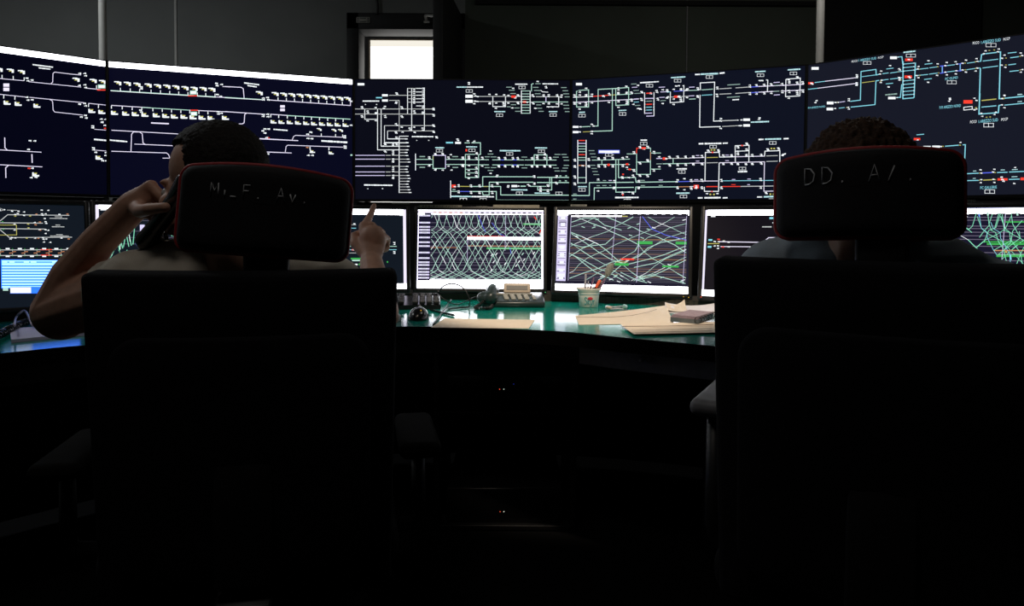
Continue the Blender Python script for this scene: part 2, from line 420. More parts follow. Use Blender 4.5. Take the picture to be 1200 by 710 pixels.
# ---------------------------------------------------------------- drawing on screens
FR = dict(A1=(0, 45, 7.1), A2=(0, 140, 7.1), B1=(120, 65, 7.1), BZ=(120, 60, 3.943), B2=(265, 75, 5.92), C1=(410, 88, 8.874), C2=(410, 160, 8.874),
          C3=(540, 88, 8.874), C4=(540, 160, 8.874), D1=(668, 80, 8.557), D2=(668, 157, 8.557), D3=(808, 75, 8.557), D4=(808, 157, 8.557),
          E1=(940, 65, 8.874), E2=(1065, 38, 8.874), E3=(1065, 110, 5.459), M1=(0, 235, 6.458), M2=(100, 230, 7.886), M3=(395, 230, 5.916),
          M4=(480, 235, 6.178), M4b=(560, 235, 6.178), M5=(645, 235, 6.179), M5b=(730, 235, 6.179), M6=(815, 235, 6.17), M7=(1110, 230, 7.1), P=(0, 0, 1))
class Screen:                                # a lit display: one mesh, its drawing lies on the panel itself
    def __init__(s, o, U, V, w, h, base):
        s.o, s.U, s.V, s.N = o, U, V, U.cross(V) * 1.0
        s.w, s.h = w, h
        s.mb = MB(); s.k = 0; s.lw = 0.66; s.uv = False; s.rnd = random.Random(3)
        s.mb.quad([o - U * w / 2 - V * h / 2, o + U * w / 2 - V * h / 2, o + U * w / 2 + V * h / 2, o - U * w / 2 + V * h / 2], E_[base])
    def F(s, n):
        if n == 'UV': s.uv = True
        else: s.uv = False; s.fx, s.fy, s.fs = FR[n]
        return s
    def loc(s, x, y):
        if s.uv: return ((x / 1000 - 0.5) * s.w, (0.5 - y / 1000) * s.h)
        p = on(s.fx + x / s.fs, s.fy + y / s.fs, s.o, s.N) - s.o
        return (p.dot(s.U), p.dot(s.V))
    def P(s, a, b, k=None):
        a = max(-s.w / 2, min(s.w / 2, a)); b = max(-s.h / 2, min(s.h / 2, b))
        return s.o + s.U * a + s.V * b + s.N * (0.0003 + 2e-6 * s.k)
    def _q(s, c, pts):
        s.mb.quad([s.P(*p) for p in pts], E_[c])
    def sc(s, x, y):
        if s.uv: return s.w / 1000
        a, b = s.loc(x, y), s.loc(x, y + 10)
        return math.hypot(a[0] - b[0], a[1] - b[1]) / 10
    def l(s, c, wd, *pts):
        s.k += 1
        P = [s.loc(*p) for p in pts]; hw = s.sc(*pts[0]) * wd * s.lw / 2
        for i in range(len(P) - 1):
            (x0, y0), (x1, y1) = P[i], P[i + 1]
            d = math.hypot(x1 - x0, y1 - y0)
            if d < 1e-6: continue
            ux, uy = (x1 - x0) / d, (y1 - y0) / d
            e = hw * 0.9
            ax, ay = x0 - ux * (e if i else 0), y0 - uy * (e if i else 0)
            nx, ny = -uy * hw, ux * hw
            s._q(c, [(ax - nx, ay - ny), (x1 - nx, y1 - ny), (x1 + nx, y1 + ny), (ax + nx, ay + ny)])
        return s
    def r(s, c, x0, y0, x1, y1):
        s.k += 1
        cx, cy = (x0 + x1) / 2, (y0 + y1) / 2
        a, b = s.loc(x0, cy), s.loc(x1, cy); hh = abs(s.loc(cx, y0)[1] - s.loc(cx, y1)[1]) / 2
        s._q(c, [(a[0], a[1] - hh), (b[0], b[1] - hh), (b[0], b[1] + hh), (a[0], a[1] + hh)])
        return s
    def t(s, c, x0, y0, x1, y1, h=15):       # a caption too small to read: a run of close word marks
        n = max(2, int(abs(x1 - x0) / (h * 1.1))); f = 0.0; c = 'e' if c == 'c' else c
        while f < 1:
            g = min(1, f + s.rnd.uniform(0.7, 2.4) / n)
            xa, xb = x0 + (x1 - x0) * f, x0 + (x1 - x0) * g
            ya, yb = y0 + (y1 - y0) * f, y0 + (y1 - y0) * g
            s.l(c, h * s.rnd.uniform(0.85, 1.15), (xa, ya), (xb, yb))
            f = g + s.rnd.uniform(0.06, 0.14) / n
        return s
    def txt(s, c, string, x0, y0, x1, y1, h):
        s.k += 1
        V, T = text_tris(string)
        a, b = s.loc(x0, y0), s.loc(x1, y1); hh = s.sc(x0, y0) * h
        ux, uy = b[0] - a[0], b[1] - a[1]
        q = [(a[0] + ux * u, a[1] + uy * u + hh * (v - 0.5)) for u, v in V]
        vs = [s.mb.bm.verts.new(s.P(*p)) for p in q]; mi = s.mb._mi(E_[c])
        for t3 in T:
            try: f = s.mb.bm.faces.new([vs[i] for i in t3]); f.material_index = mi
            except ValueError: pass
        return s
    def q(s, *cs, wd=66, hd=27, lw=5):       # the two-cell box under each station name
        for x, y in cs:
            for a in ((x - wd / 2, y - hd / 2, x + wd / 2, y - hd / 2), (x - wd / 2, y + hd / 2, x + wd / 2, y + hd / 2)): s.l('w', lw, a[:2], a[2:])
            for xx in (x - wd / 2, x, x + wd / 2): s.l('w', lw, (xx, y - hd / 2 - lw / 2), (xx, y + hd / 2 + lw / 2))
        return s
    def m(s, *cs, c='w', z=1.0):             # small signal marks
        z *= 0.76
        for x, y in cs:
            j = s.rnd.uniform
            s.r(c, x - 16 * z, y - 4 * z + j(-3, 3), x - 4 * z, y + 7 * z)
            s.r(c, x - 4 * z, y - 6 * z, x + 15 * z, y + j(1, 4) * z)
            s.r(c, x + j(-2, 4) * z, y - 2, x + 14 * z, y + 10 * z)
        return s
    def U_(s, *cs, z=1.0):                   # berth flag above the line
        for x, y in cs:
            s.r('w', x - 57 * z, y - 1, x - 16 * z, y + 8 * z); s.r('w', x - 34 * z, y + 4, x, y + 16 * z)
            s.r('w', x - 16 * z, y + 6, x + 2, y + 33 * z); s.r('y', x - 40 * z, y + 14 * z, x - 16 * z, y + 22 * z)
        return s
    def L_(s, *cs, z=1.0):                   # berth flag below the line
        for x, y in cs:
            s.r('w', x, y, x + 13 * z, y + 32 * z); s.r('w', x + 8, y + 22 * z, x + 58 * z, y + 34 * z)
            s.r('y', x + 16 * z, y + 3, x + 40 * z, y + 12 * z); s.r('w', x + 13 * z, y + 12 * z, x + 36 * z, y + 20 * z)
        return s
    def ticks(s, c, wd, pts, dx, dy):
        for x, y in pts: s.l(c, wd, (x, y), (x + dx, y + dy))
        return s
    def graph(s, u0, v0, u1, v1, stops, head, col, rnd, wd=2.6, both=True, jit=2):   # train paths through the stops of a time table
        x = u0 - (u1 - u0) * 0.3
        span = sum(abs(dx) for _, dx in stops)
        ps = []
        for dirn in ((1, -1) if both else (1,)):
            x = u0 - span
            while x < u1 + span:
                off = x; pts = []
                for vv, dx in stops:
                    off += dx * dirn + rnd.uniform(-jit, jit); pts.append((off, vv))
                ps.append(pts)
                x += head * rnd.uniform(0.55, 1.5)
        for pts in ps:
            run = []
            for (xa, ya), (xb, yb) in zip(pts, pts[1:]):
                if (xa < u0 and xb < u0) or (xa > u1 and xb > u1): continue
                def cl(x0, y0, x1, y1):
                    if x0 < u0: y0 += (y1 - y0) * (u0 - x0) / (x1 - x0); x0 = u0
                    if x0 > u1: y0 += (y1 - y0) * (u1 - x0) / (x1 - x0); x0 = u1
                    return x0, y0
                s.l(col if rnd.random() > 0.12 else 'w', wd * rnd.choice((1, 1, 1, 1.7)), cl(xa, ya, xb, yb), cl(xb, yb, xa, ya))
        return s

# ---------------------------------------------------------------- video wall: five panels in a shallow arc
J = [(-2.94386, 2.75874), (-2.03321, 3.56307), (-0.89069, 3.97643), (0.32424, 3.9626), (1.47378, 3.56918), (2.38153, 2.76159)]
PZ, PW, PH = CAMZ + 0.131, 1.215, 0.684
PANEL_LABEL = ['wall display at the far left photo edge, white bar and few track lines',
               'wall display above the man on the phone, white bar over two rows of small flags',
               'wall display below the bright doorway, with ladder shaped track plan at its left',
               'wall display between the two chairs, two bands of mint track plans with red marks',
               'wall display at the far right behind the curly haired person, pale blue track lines']
scr = []
for i in range(5):
    a, b = Vector((*J[i], 0)), Vector((*J[i + 1], 0))
    U = (b - a).normalized(); N = U.cross(Vector((0, 0, 1))); N = -N if N.y > 0 else N
    V = Vector((0, 0, 1)); c = (a + b) / 2 + V * (PZ + PH / 2); rot = axes(U, -N, V)
    t = thing('wall_display', PANEL_LABEL[i], 'screen', (c.x, c.y, PZ), 'video wall panels')
    f = MB(); d = 0.03
    for sx in (-1, 1): f.box(c + U * sx * (PW / 2 - 0.0045) - N * 0.012, (0.007, d, PH), rot)
    f.box(c + V * (PH / 2 - 0.0025) - N * 0.012, (PW - 0.002, d, 0.005), rot).box(c - V * (PH / 2 - 0.006) - N * 0.012, (PW - 0.002, d, 0.012), rot)
    f.build('bezel', M['mono'], t)
    MB().box(c - N * 0.075, (PW - 0.004, 0.1, PH - 0.004), rot, 0.004).build('housing', M['blk'], t)
    s = Screen(c + V * 0.0035 - N * 0.001, U, V, PW - 0.016, PH - 0.018, ('pA', 'pB', 'pC', 'pD', 'pE')[i])
    s.N = N; s.parent = t; scr.append(s)
A, B, C, D, E = scr
for s in (A, B): s.F('UV').r('W', 0, -2, 1000, 40)

A.F('A1').t('w', 272, 218, 442, 240, 14).t('w', 322, 245, 420, 256, 13)
A.l('L', 7, (-10, 333), (200, 352)).l('L', 7, (240, 360), (675, 405)).l('L', 7, (425, 376), (438, 364), (441, 292), (455, 280), (600, 298), (675, 304))
A.U_((20, 245), (113, 253), (205, 265), (660, 328), (803, 338), (880, 347))
A.ticks('w', 8, [(17, 332), (110, 342), (201, 352), (803, 418)], 0, -28)
A.l('L', 7, (712, 413), (880, 430)).r('r', 808, 424, 880, 434).r('m', 815, 384, 880, 416).r('w', 822, 392, 870, 410)
A.m((225, 330), (232, 352), (267, 346), (664, 290), (705, 290), (712, 310), (660, 390), (706, 385), (713, 408))
A.r('L', 28, 375, 77, 402).r('L', 28, 410, 77, 438)
A.l('L', 7, (-10, 464), (215, 488)).l('L', 7, (245, 490), (700, 535)).l('L', 7, (415, 510), (432, 516), (438, 530), (442, 595), (455, 612), (690, 638)).l('L', 7, (735, 540), (885, 555))
A.L_((30, 518), (122, 527), (278, 543), (735, 586), (818, 595)); A.ticks('w', 8, [(32, 470), (125, 480), (738, 540), (820, 550)], -2, 30)
A.m((224, 488), (233, 512), (268, 510), (663, 546), (704, 540), (712, 560), (677, 653), (712, 640), (718, 661), (842, 670), (878, 672), (850, 698))
A.F('A2').m((850, 20), (873, 48), (772, 54), (772, 68)).m((876, 73), c='r').l('L', 6, (785, 81), (882, 89)).t('w', 782, 165, 892, 175, 18)
A.m((778, 236), (778, 250)).l('L', 6, (790, 255), (885, 262)).m((797, 272), (883, 276), (880, 298), (855, 342), (886, 343)).L_((795, 300))
A.l('L', 8, (-10, 252), (345, 272)).l('L', 9, (39, 150), (41, 235), (60, 253)).l('L', 10, (265, 288), (268, 360)).l('L', 8, (-10, 376), (352, 394)).l('L', 9, (49, 486), (47, 402), (70, 382))
A.m((250, 176), (290, 177), (238, 248), (270, 404), (260, 482), (300, 480), (310, 468)).m((242, 406), c='r').L_((268, 440))
A.F('UV')                                    # beyond the photo's left edge the same pattern goes on
for u in range(30, 560, 75): A.r('w', u, 215 + (560 - u) * 0.02, u + 40, 228 + (560 - u) * 0.02); A.r('w', u, 420, u + 40, 432)
A.l('L', 6, (20, 268), (600, 268)).l('L', 6, (20, 385), (600, 385)).l('L', 6, (20, 690), (620, 690)).l('L', 6, (20, 790), (620, 790))

B.F('B1').U_(*[(155, 215), (235, 220), (315, 228), (408, 234), (486, 240), (563, 244), (638, 250), (715, 257), (790, 262), (865, 264), (938, 270)])
B.l('m', 9, (68, 291), (945, 344)).l('w', 6, (68, 294), (945, 348)).ticks('w', 8, [(150, 296), (232, 301), (310, 306), (405, 311), (483, 316), (560, 321), (635, 326), (712, 331), (790, 334), (860, 339), (937, 344)], 0, -26)
B.r('r', 712, 331, 788, 340).r('m', 728, 292, 785, 324).r('w', 735, 298, 778, 318).m((325, 262), (325, 276), (950, 232), (955, 250), (992, 240), (957, 325), (985, 340)).l('L', 8, (945, 345), (1065, 352)).l('L', 7, (1000, 258), (1065, 262))
B.l('L', 8, (75, 415), (400, 435)).l('m', 8, (330, 432), (725, 455)).l('L', 8, (725, 455), (1065, 470)).r('r', 732, 451, 796, 460)
B.ticks('w', 9, [(75, 418), (165, 424), (248, 430), (328, 434), (420, 440), (498, 445), (575, 450), (653, 455), (727, 458), (803, 462), (878, 466)], 0, 24)
B.L_(*[(72, 460), (165, 466), (245, 470), (325, 476), (420, 480), (498, 485), (570, 490), (650, 492), (725, 497), (800, 500), (875, 503), (995, 502)])
B.m((318, 455), (325, 470), (963, 468), (965, 485), (990, 480)).r('m', 735, 468, 788, 500).r('w', 740, 474, 780, 494).l('L', 15, (405, 561), (553, 568))
B.F('BZ').l('L', 4.5, (42, 365), (905, 413)).l('L', 4.5, (132, 462), (135, 384), (143, 373), (172, 373), (184, 382), (188, 424), (198, 431), (450, 442)).l('L', 4, (148, 429), (200, 431))
B.l('L', 4.5, (42, 462), (296, 470), (306, 478), (312, 494)).l('L', 4, (278, 494), (316, 494)).t('w', -5, 407, 115, 418, 9).l('L', 4.5, (440, 452), (735, 465), (872, 470))
B.F('B2').l('L', 7, (-8, 156), (105, 162), (119, 172), (125, 240)).l('m', 7, (-8, 231), (270, 248)).l('w', 5, (-8, 234), (270, 250)).t('w', 125, 131, 229, 144, 12).t('w', 148, 149, 212, 159, 12)
B.U_(*[(252, 190), (362, 196), (420, 200), (477, 204), (534, 208), (590, 211), (645, 216), (700, 220), (754, 224), (810, 228), (862, 230)], z=0.8)
B.l('L', 7, (306, 250), (862, 288), (862, 250)).ticks('w', 7, [(360, 254), (418, 258), (474, 262), (530, 265), (586, 269), (642, 273), (698, 277), (752, 281), (806, 285)], 0, -22)
B.r('L', 375, 286, 407, 303).r('L', 375, 310, 407, 327).m((258, 236), (258, 248), (288, 232), (294, 248), (870, 258), z=0.85)
B.l('L', 7, (-8, 330), (270, 349)).l('L', 7, (140, 342), (129, 350), (125, 408), (112, 415), (75, 416)).l('L', 7, (306, 348), (430, 357)).l('m', 8, (420, 357), (862, 383))
B.ticks('w', 8, [(310, 350), (365, 354), (425, 358), (482, 361), (540, 364), (592, 368), (648, 371), (705, 375), (760, 378), (812, 381)], -1, 20)
B.L_(*[(308, 388), (363, 390), (421, 392), (478, 395), (535, 398), (589, 401), (645, 403), (699, 406), (753, 408), (808, 411)], z=0.72)
B.m((257, 350), (257, 362), (288, 348), (290, 365), (868, 424), (270, 450), (295, 450), (255, 463), (270, 478), (282, 510), z=0.85).m((295, 512), c='r', z=0.6).t('w', 328, 453, 426, 461, 13)
B.l('L', 6, (-90, 505), (500, 532)).l('L', 6, (458, 528), (468, 502), (482, 495), (812, 508)).U_((660, 446), (762, 452), (808, 453), z=0.55).ticks('w', 7, [(660, 500), (759, 505), (808, 507)], 0, -18)
B.m((566, 487), (588, 473), (568, 515), (595, 517), (822, 498), (822, 510), z=0.85).t('w', 660, 533, 840, 544, 17)
B.l('L', 6, (-90, 594), (455, 617)).l('L', 6, (410, 612), (416, 572), (428, 563), (812, 577)).m((825, 570), (826, 582), (290, 623), (265, 672), (290, 673), (570, 632), (598, 632), (590, 612), z=0.85).m((563, 578), c='o', z=0.7)
B.ticks('w', 8, [(582, 574), (713, 577)], 0, 22).L_((582, 596), (711, 606), z=0.6).r('m', 862, 627, 890, 637)

C.F('C1').r('w', 80, 83, 150, 107).r('w', 335, 199, 395, 221).r('w', 335, 253, 395, 275).r('c', 272, 229, 335, 240).t('w', 133, 270, 305, 270, 17)
C.l('s', 9, (408, 210), (600, 210)).l('s', 9, (408, 263), (513, 263), (513, 580))
for x, y0, y1 in ((600, 135, 405), (643, 135, 580), (775, 130, 580), (155, 352, 460), (288, 352, 710), (325, 352, 710)): C.l('w', 10, (x, y0), (x, y1))
for y in (138, 175, 210, 246, 281): C.l('s', 9, (600, y), (775, y)).l('w', 10, (690, y), (745, y))
C.l('w', 10, (690, 320), (745, 320)).l('s', 9, (55, 352), (870, 352)).l('s', 9, (55, 405), (870, 405)).l('w', 9, (155, 459), (285, 459)).l('s', 9, (360, 525), (870, 525)).l('s', 9, (392, 580), (870, 580))
C.l('w', 9, (360, 525), (360, 710)).l('w', 9, (392, 580), (392, 662), (600, 662)).l('w', 9, (360, 705), (610, 705)).l('w', 9, (515, 635), (610, 635)).t('w', 645, 639, 868, 640, 18)
for i, y in enumerate((150, 170, 190, 210, 232, 255, 272, 290)): C.m((668, y), (762, y - 14), z=0.95)
C.m((125, 328), (130, 342), (183, 372), (188, 390), (125, 422), (130, 436), (185, 475), (268, 336), (272, 390), (270, 400), (270, 472), (365, 325), (355, 345), (365, 420), (370, 438), (485, 185), (492, 198), (485, 280), (480, 292),
    (538, 330), (545, 345), (538, 425), (545, 436), (668, 372), (675, 392), (760, 385), (758, 400), (762, 320), (762, 338), (870, 345), (872, 360), (870, 410), (872, 424), (478, 505), (490, 520), (478, 590), (484, 602), (540, 540), (548, 592), (668, 540), (675, 595),
    (622, 550), (628, 568), (756, 550), (760, 570), (868, 518), (875, 532), (868, 582), (874, 594), (484, 645), (488, 660), (900, 640), (905, 652)).m((695, 678), (820, 678), (162, 305), (278, 305), z=0.55)
C.F('C2').l('w', 10, (288, 0), (288, 138), (610, 138)).l('w', 10, (325, 0), (325, 101), (620, 101)).l('w', 9, (360, 0), (360, 62), (610, 62)).l('w', 9, (392, 0), (392, 25), (600, 25)).l('w', 11, (513, 0), (513, 586))
for y, x in ((25, 600), (62, 610), (101, 620), (138, 610), (166, 600), (197, 608), (235, 620), (265, 630), (310, 610), (340, 600), (368, 610), (405, 620), (435, 630), (465, 620), (495, 610), (523, 620), (553, 630), (582, 640)):
    C.l('s', 9, (513, y), (x - 25, y)).l('w', 13, (x - 28, y), (x, y))
for y in (195, 235, 308, 368, 405): C.l('v', 10, (58, y), (365, y)).l('s', 10, (374, y), (425, y)).l('s', 9, (435, y), (513, y))
for y in (78, 92, 150, 168, 185, 232, 250, 264, 318, 338, 358, 402, 420, 434): C.m((450, y), z=0.95)
C.m((485, 70), (490, 86), (365, 72), (370, 84), (362, 150), (372, 160), (345, 98)).t('w', 148, 503, 443, 507, 19).m((187, 542), (340, 542), z=0.6)
C.r('c', 1000, 56, 1073, 71).r('w', 1095, 55, 1155, 76).m((1118, 25), (1126, 40)).t('c', 888, 115, 980, 117, 17).q((932, 147)).l('w', 12, (683, 178), (683, 352))
C.l('m', 9, (690, 237), (865, 237)).l('m', 9, (690, 290), (865, 290)).l('m', 11, (865, 195), (865, 332), (995, 332)).l('v', 11, (865, 195), (995, 195), (995, 332)).l('y', 7, (866, 200), (866, 240))
C.m((888, 176), (892, 188), (964, 176), (968, 188), (888, 348), (892, 338), (966, 348), (825, 212), (828, 228), (825, 305), (828, 296), (1025, 213), (1028, 230), (1025, 306), (1050, 187), (1057, 347), (1175, 214), (1178, 230), (1175, 300), (1178, 310))
C.l('m', 9, (995, 237), (1200, 237)).l('m', 9, (995, 290), (1200, 290)).r('g', 725, 203, 782, 213).r('g', 725, 314, 782, 325).r('g', 1065, 204, 1125, 213).r('g', 1068, 316, 1126, 326)
C.l('w', 12, (1048, 458), (1048, 637)).r('r', 1060, 500, 1100, 530).m((1092, 520), (1130, 502), (1130, 518), (1130, 566), (1132, 582)).l('m', 8, (1052, 570), (1120, 570)).r('g', 1068, 545, 1098, 556).l('y', 9, (1150, 517), (1200, 518)).l('b', 9, (1160, 570), (1200, 571)).t('c', 1095, 621, 1290, 625, 18).q((1177, 653))
C.F('C3').m((85, 78), (85, 94), z=1.0).t('c', -44, 125, 60, 125, 17).t('w', 62, 125, 232, 125, 17).q((88, 165)).r('w', 48, 205, 125, 236).r('w', 48, 257, 125, 288)
C.l('s', 9, (130, 222), (735, 222)).l('s', 9, (130, 274), (735, 278)).l('w', 10, (333, 222), (333, 328), (465, 328), (465, 222))
C.m((140, 195), (150, 215), (150, 270), (140, 296), (175, 222), (172, 274), (298, 200), (302, 288), (300, 298), (368, 200), (368, 290), (450, 205), (443, 285), (446, 300), (448, 316), (494, 210), (494, 290), (365, 344), (570, 225), (565, 238), (592, 205), (600, 215), (592, 284), (598, 296), (688, 282))
C.r('r', 525, 213, 572, 236).r('r', 645, 268, 680, 290).t('c', 348, 380, 462, 380, 17).q((403, 417))
for x, y, x2 in ((472, 126, 530), (500, 158, 560), (515, 192, 572), (520, 308, 575), (555, 342, 612), (565, 377, 622), (480, 330, 518), (775, 90, 830), (750, 128, 808), (762, 160, 830), (770, 194, 830), (780, 224, 845), (785, 310, 835), (780, 345, 845), (808, 377, 862), (1043, 130, 1100), (1058, 163, 1115), (1065, 195, 1125), (1080, 226, 1135), (1065, 314, 1125), (1070, 347, 1128), (1082, 380, 1140)):
    C.l('g', 11, (x, y), (x2, y))
C.l('w', 11, (630, 160), (630, 400)).l('w', 11, (721, 165), (721, 400))
for y in (165, 196, 225, 252, 278, 310, 338, 368, 397): C.l('m', 9, (630, y), (721, y)); C.m((632, y), z=0.45)
C.t('w', 565, 95, 692, 95, 18).q((637, 129)).l('m', 11, (735, 170), (735, 96), (757, 88)).t('w', 850, 91, 1012, 92, 15).m((884, 118), (888, 132), (545, 137), (800, 66), (775, 345), (535, 340)).l('w', 9, (830, 158), (850, 174), (908, 178))
C.l('s', 9, (780, 225), (1050, 225)).l('m', 9, (745, 280), (1115, 280)).l('v', 11, (885, 225), (885, 280)).l('w', 11, (1018, 225), (1018, 330), (905, 330))
C.m((860, 205), (862, 220), (915, 205), (912, 222), (1000, 205), (1004, 220), (1048, 207), (1044, 228), (860, 296), (915, 298), (915, 282), (1000, 298), (1047, 298), (905, 330), (953, 330), (745, 205), (755, 222), (745, 285), (755, 298)).t('c', 915, 380, 1003, 380, 17).q((960, 415))
C.F('C4').m((75, 44), (140, 48), (125, 62)).l('m', 11, (40, 66), (95, 66)).l('m', 12, (115, 65), (205, 65), (205, 186), (190, 186)).t('c', 55, 107, 170, 108, 17).r('r', 49, 130, 66, 155).q((116, 143))
C.l('m', 11, (48, 185), (48, 425), (185, 425), (185, 186)).l('m', 10, (48, 185), (150, 185))
for y in (340, 378): C.l('m', 9, (48, y), (185, y))
for y in (241, 294): C.l('m', 9, (-5, y), (292, y)).l('m', 9, (328, y + 1), (655, y + 2)).l('m', 9, (665, y + 2), (995, y + 3))
C.m((83, 205), (83, 220), (85, 232), (163, 168), (168, 180), (160, 220), (165, 236), (85, 302), (160, 318), (165, 334), (160, 362), (165, 380), (160, 408), (168, 420), (83, 352), (83, 392), (83, 434), (223, 216), (226, 232), (223, 306), (20, 214), (22, 230), (20, 292), (20, 306), (310, 150), (310, 381))
for x, y, x2 in ((248, 211, 300), (310, 212, 370), (280, 182, 338), (248, 323, 300), (312, 323, 370), (280, 353, 338), (632, 214, 690), (632, 326, 690), (960, 215, 1018), (975, 186, 1035), (1045, 186, 1100), (1058, 215, 1118), (1070, 247, 1128), (1070, 300, 1128), (960, 328, 1018), (1058, 328, 1115), (975, 358, 1030), (1040, 358, 1100)): C.l('g', 11, (x, y), (x2, y))
for y in (243, 295): C.l('b', 10, (412, y), (450, y)).l('b', 10, (543, y), (582, y))
for x in (395, 460, 540, 590, 740, 793, 870, 928): C.m((x, 218), (x + 4, 232), (x, 304), (x + 2, 314))
C.t('c', 405, 147, 620, 148, 20).q((508, 181)).t('c', 770, 118, 897, 119, 18).q((838, 153)).l('m', 11, (763, 298), (763, 190), (895, 190), (895, 298)).m((872, 178), (876, 190), (795, 212), (795, 196))
C.l('m', 11, (228, 520), (228, 418), (755, 418)).l('m', 12, (792, 424), (1128, 425)).l('m', 11, (225, 575), (232, 608), (295, 608), (297, 475), (755, 475)).l('m', 12, (792, 478), (1128, 479))
C.m((380, 402), (372, 416), (378, 480), (382, 492), (762, 408), (765, 422), (765, 482), (765, 494), (998, 408), (990, 424), (998, 490), (985, 476)).m((1035, 408), (1095, 408), (1030, 460), (1092, 460), z=0.8, c='m')
C.l('y', 10, (-10, 518), (95, 519)).l('m', 11, (95, 519), (415, 519), (415, 607), (1140, 610)).l('b', 10, (-10, 571), (92, 571)).l('m', 11, (92, 571), (370, 571), (370, 660), (1140, 664)).l('y', 9, (238, 520), (286, 520))
C.m((105, 504), (108, 520), (193, 504), (198, 520), (323, 504), (328, 520), (105, 572), (108, 588), (193, 574), (196, 590), (323, 572), (328, 590)).t('c', -100, 622, 95, 623, 18).t('w', 115, 624, 345, 626, 19).q((30, 655), (232, 658))
C.m((495, 510), (492, 524), (700, 500), (715, 512), (598, 514)).r('w', 527, 504, 586, 526).r('m', 620, 511, 675, 522).l('m', 10, (715, 518), (890, 518)).l('m', 11, (800, 518), (800, 555), (945, 555), (945, 428)).l('m', 11, (925, 518), (925, 428))
C.m((826, 522), (830, 540), (828, 558), (830, 570), (903, 502), (908, 516), (903, 554), (906, 570)).t('c', 523, 553, 692, 555, 18).q((610, 590)).t('c', 768, 588, 925, 590, 16).q((1020, 591))

D.F('D1').r('w', 60, 147, 120, 171).l('m', 11, (75, 228), (65, 232), (66, 388), (186, 388), (186, 216), (85, 222)).l('w', 9, (30, 291), (225, 282)).l('r', 11, (222, 282), (392, 270)).l('y', 9, (398, 269), (460, 266)).l('m', 9, (460, 266), (620, 258)).l('L', 9, (30, 343), (690, 308))
D.m((45, 268), (48, 286), (45, 342), (46, 358), (98, 238), (98, 268), (98, 352), (96, 408), (162, 200), (162, 264), (160, 276), (158, 345), (162, 360), (160, 376), (220, 260), (218, 280), (220, 345), (330, 275), (338, 282), (390, 252), (396, 266), (390, 340), (483, 196), (485, 215), (485, 243), (485, 256), (485, 322), (485, 335), (485, 390), (565, 180), (568, 240), (565, 252), (570, 326), (572, 342), (568, 356), (614, 238), (622, 250), (614, 310), (618, 326))
D.t('c', 90, 442, 150, 440, 15).q((120, 475)).l('m', 11, (280, 580), (282, 212), (455, 203), (588, 192), (588, 366), (460, 373), (458, 203)).l('m', 11, (425, 203), (423, 626), (235, 632)).l('m', 10, (250, 580), (285, 578)).l('m', 10, (120, 587), (205, 583)).l('y', 8, (130, 638), (200, 635)).l('m', 8, (200, 635), (240, 632))
D.r('w', 28, 578, 85, 597).r('w', 28, 629, 85, 650).m((105, 586), (220, 562), (235, 578), (97, 637), (220, 632), (218, 655)).t('c', 488, 424, 565, 420, 16).q((527, 458))
for x, y, x2, c in ((612, 159, 668, 'g'), (620, 192, 675, 'v'), (635, 224, 690, 'g'), (645, 253, 710, 'g'), (640, 308, 690, 'v'), (640, 340, 690, 'c'), (650, 374, 705, 'g'), (890, 191, 952, 'v'), (905, 238, 970, 'v'), (895, 293, 950, 'v'), (905, 326, 960, 'g')): D.l(c, 9, (x, y), (x2, y - 3))
D.m((682, 170), (635, 360), (682, 402), (700, 404), (708, 410), (718, 234), (724, 244), (714, 304), (720, 320), (868, 222), (874, 240), (876, 300), (882, 316), (805, 246), (812, 254), (930, 215), (930, 352))
D.l('w', 10, (748, 242), (748, 456)).l('w', 10, (842, 240), (842, 480))
for y, c, x0, x1 in ((250, 'r', 765, 822), (302, 'v', 748, 842), (330, 'g', 765, 822), (361, 'r', 765, 822), (390, 'c', 765, 822), (418, 'c', 765, 822), (450, 'v', 750, 822), (479, 'v', 765, 842)): D.l(c, 11 if c != 'r' else 15, (x0, y + 1), (x1, y - 1))
for y in (330, 360, 390, 420): D.m((750, y), (840, y), z=0.5)
D.t('w', 703, 146, 890, 134, 17).q((797, 175)).t('c', 1012, 95, 1156, 86, 19).q((1079, 125)).l('w', 10, (1007, 235), (1004, 345), (1140, 336), (1142, 172), (1128, 178)).l('c', 9, (970, 240), (1005, 236)).l('b', 8, (1040, 232), (1140, 226)).l('w', 9, (1140, 226), (1200, 222)).l('s', 9, (968, 291), (1200, 279)).r('r', 1043, 274, 1085, 296)
D.m((973, 216), (978, 232), (1040, 210), (1112, 205), (1114, 218), (1168, 216), (1178, 206), (972, 298), (980, 286), (1040, 307), (1108, 296), (1110, 312), (1112, 326), (1174, 292), (1088, 286), (1096, 280), (1040, 362), (1065, 178), (1090, 174))
D.F('D2').l('w', 11, (78, 60), (78, 498)).l('w', 11, (162, 60), (162, 492))
for y, c in ((65, 'r'), (94, 'v'), (122, 'm'), (150, 'm'), (178, 'm'), (207, 'r'), (236, 'm'), (262, 'm'), (315, 'o'), (437, 'm'), (490, 'm')): D.l(c, 13 if c in 'ro' else 9, (88 if c in 'ro' else 78, y), (150 if c in 'ro' else 162, y))
D.m((46, 254), (50, 268), (46, 318), (50, 332), (46, 422), (50, 438), (46, 492), (50, 506), (185, 246), (190, 262), (185, 316), (190, 328), (128, 318)).t('c', 80, 528, 168, 528, 16).q((120, 560))
for x, y, x2 in ((188, 167, 245), (198, 199, 255), (212, 231, 265), (200, 314, 255), (215, 345, 268), (225, 376, 278), (235, 407, 292)): D.l('g', 9, (x, y), (x2, y))
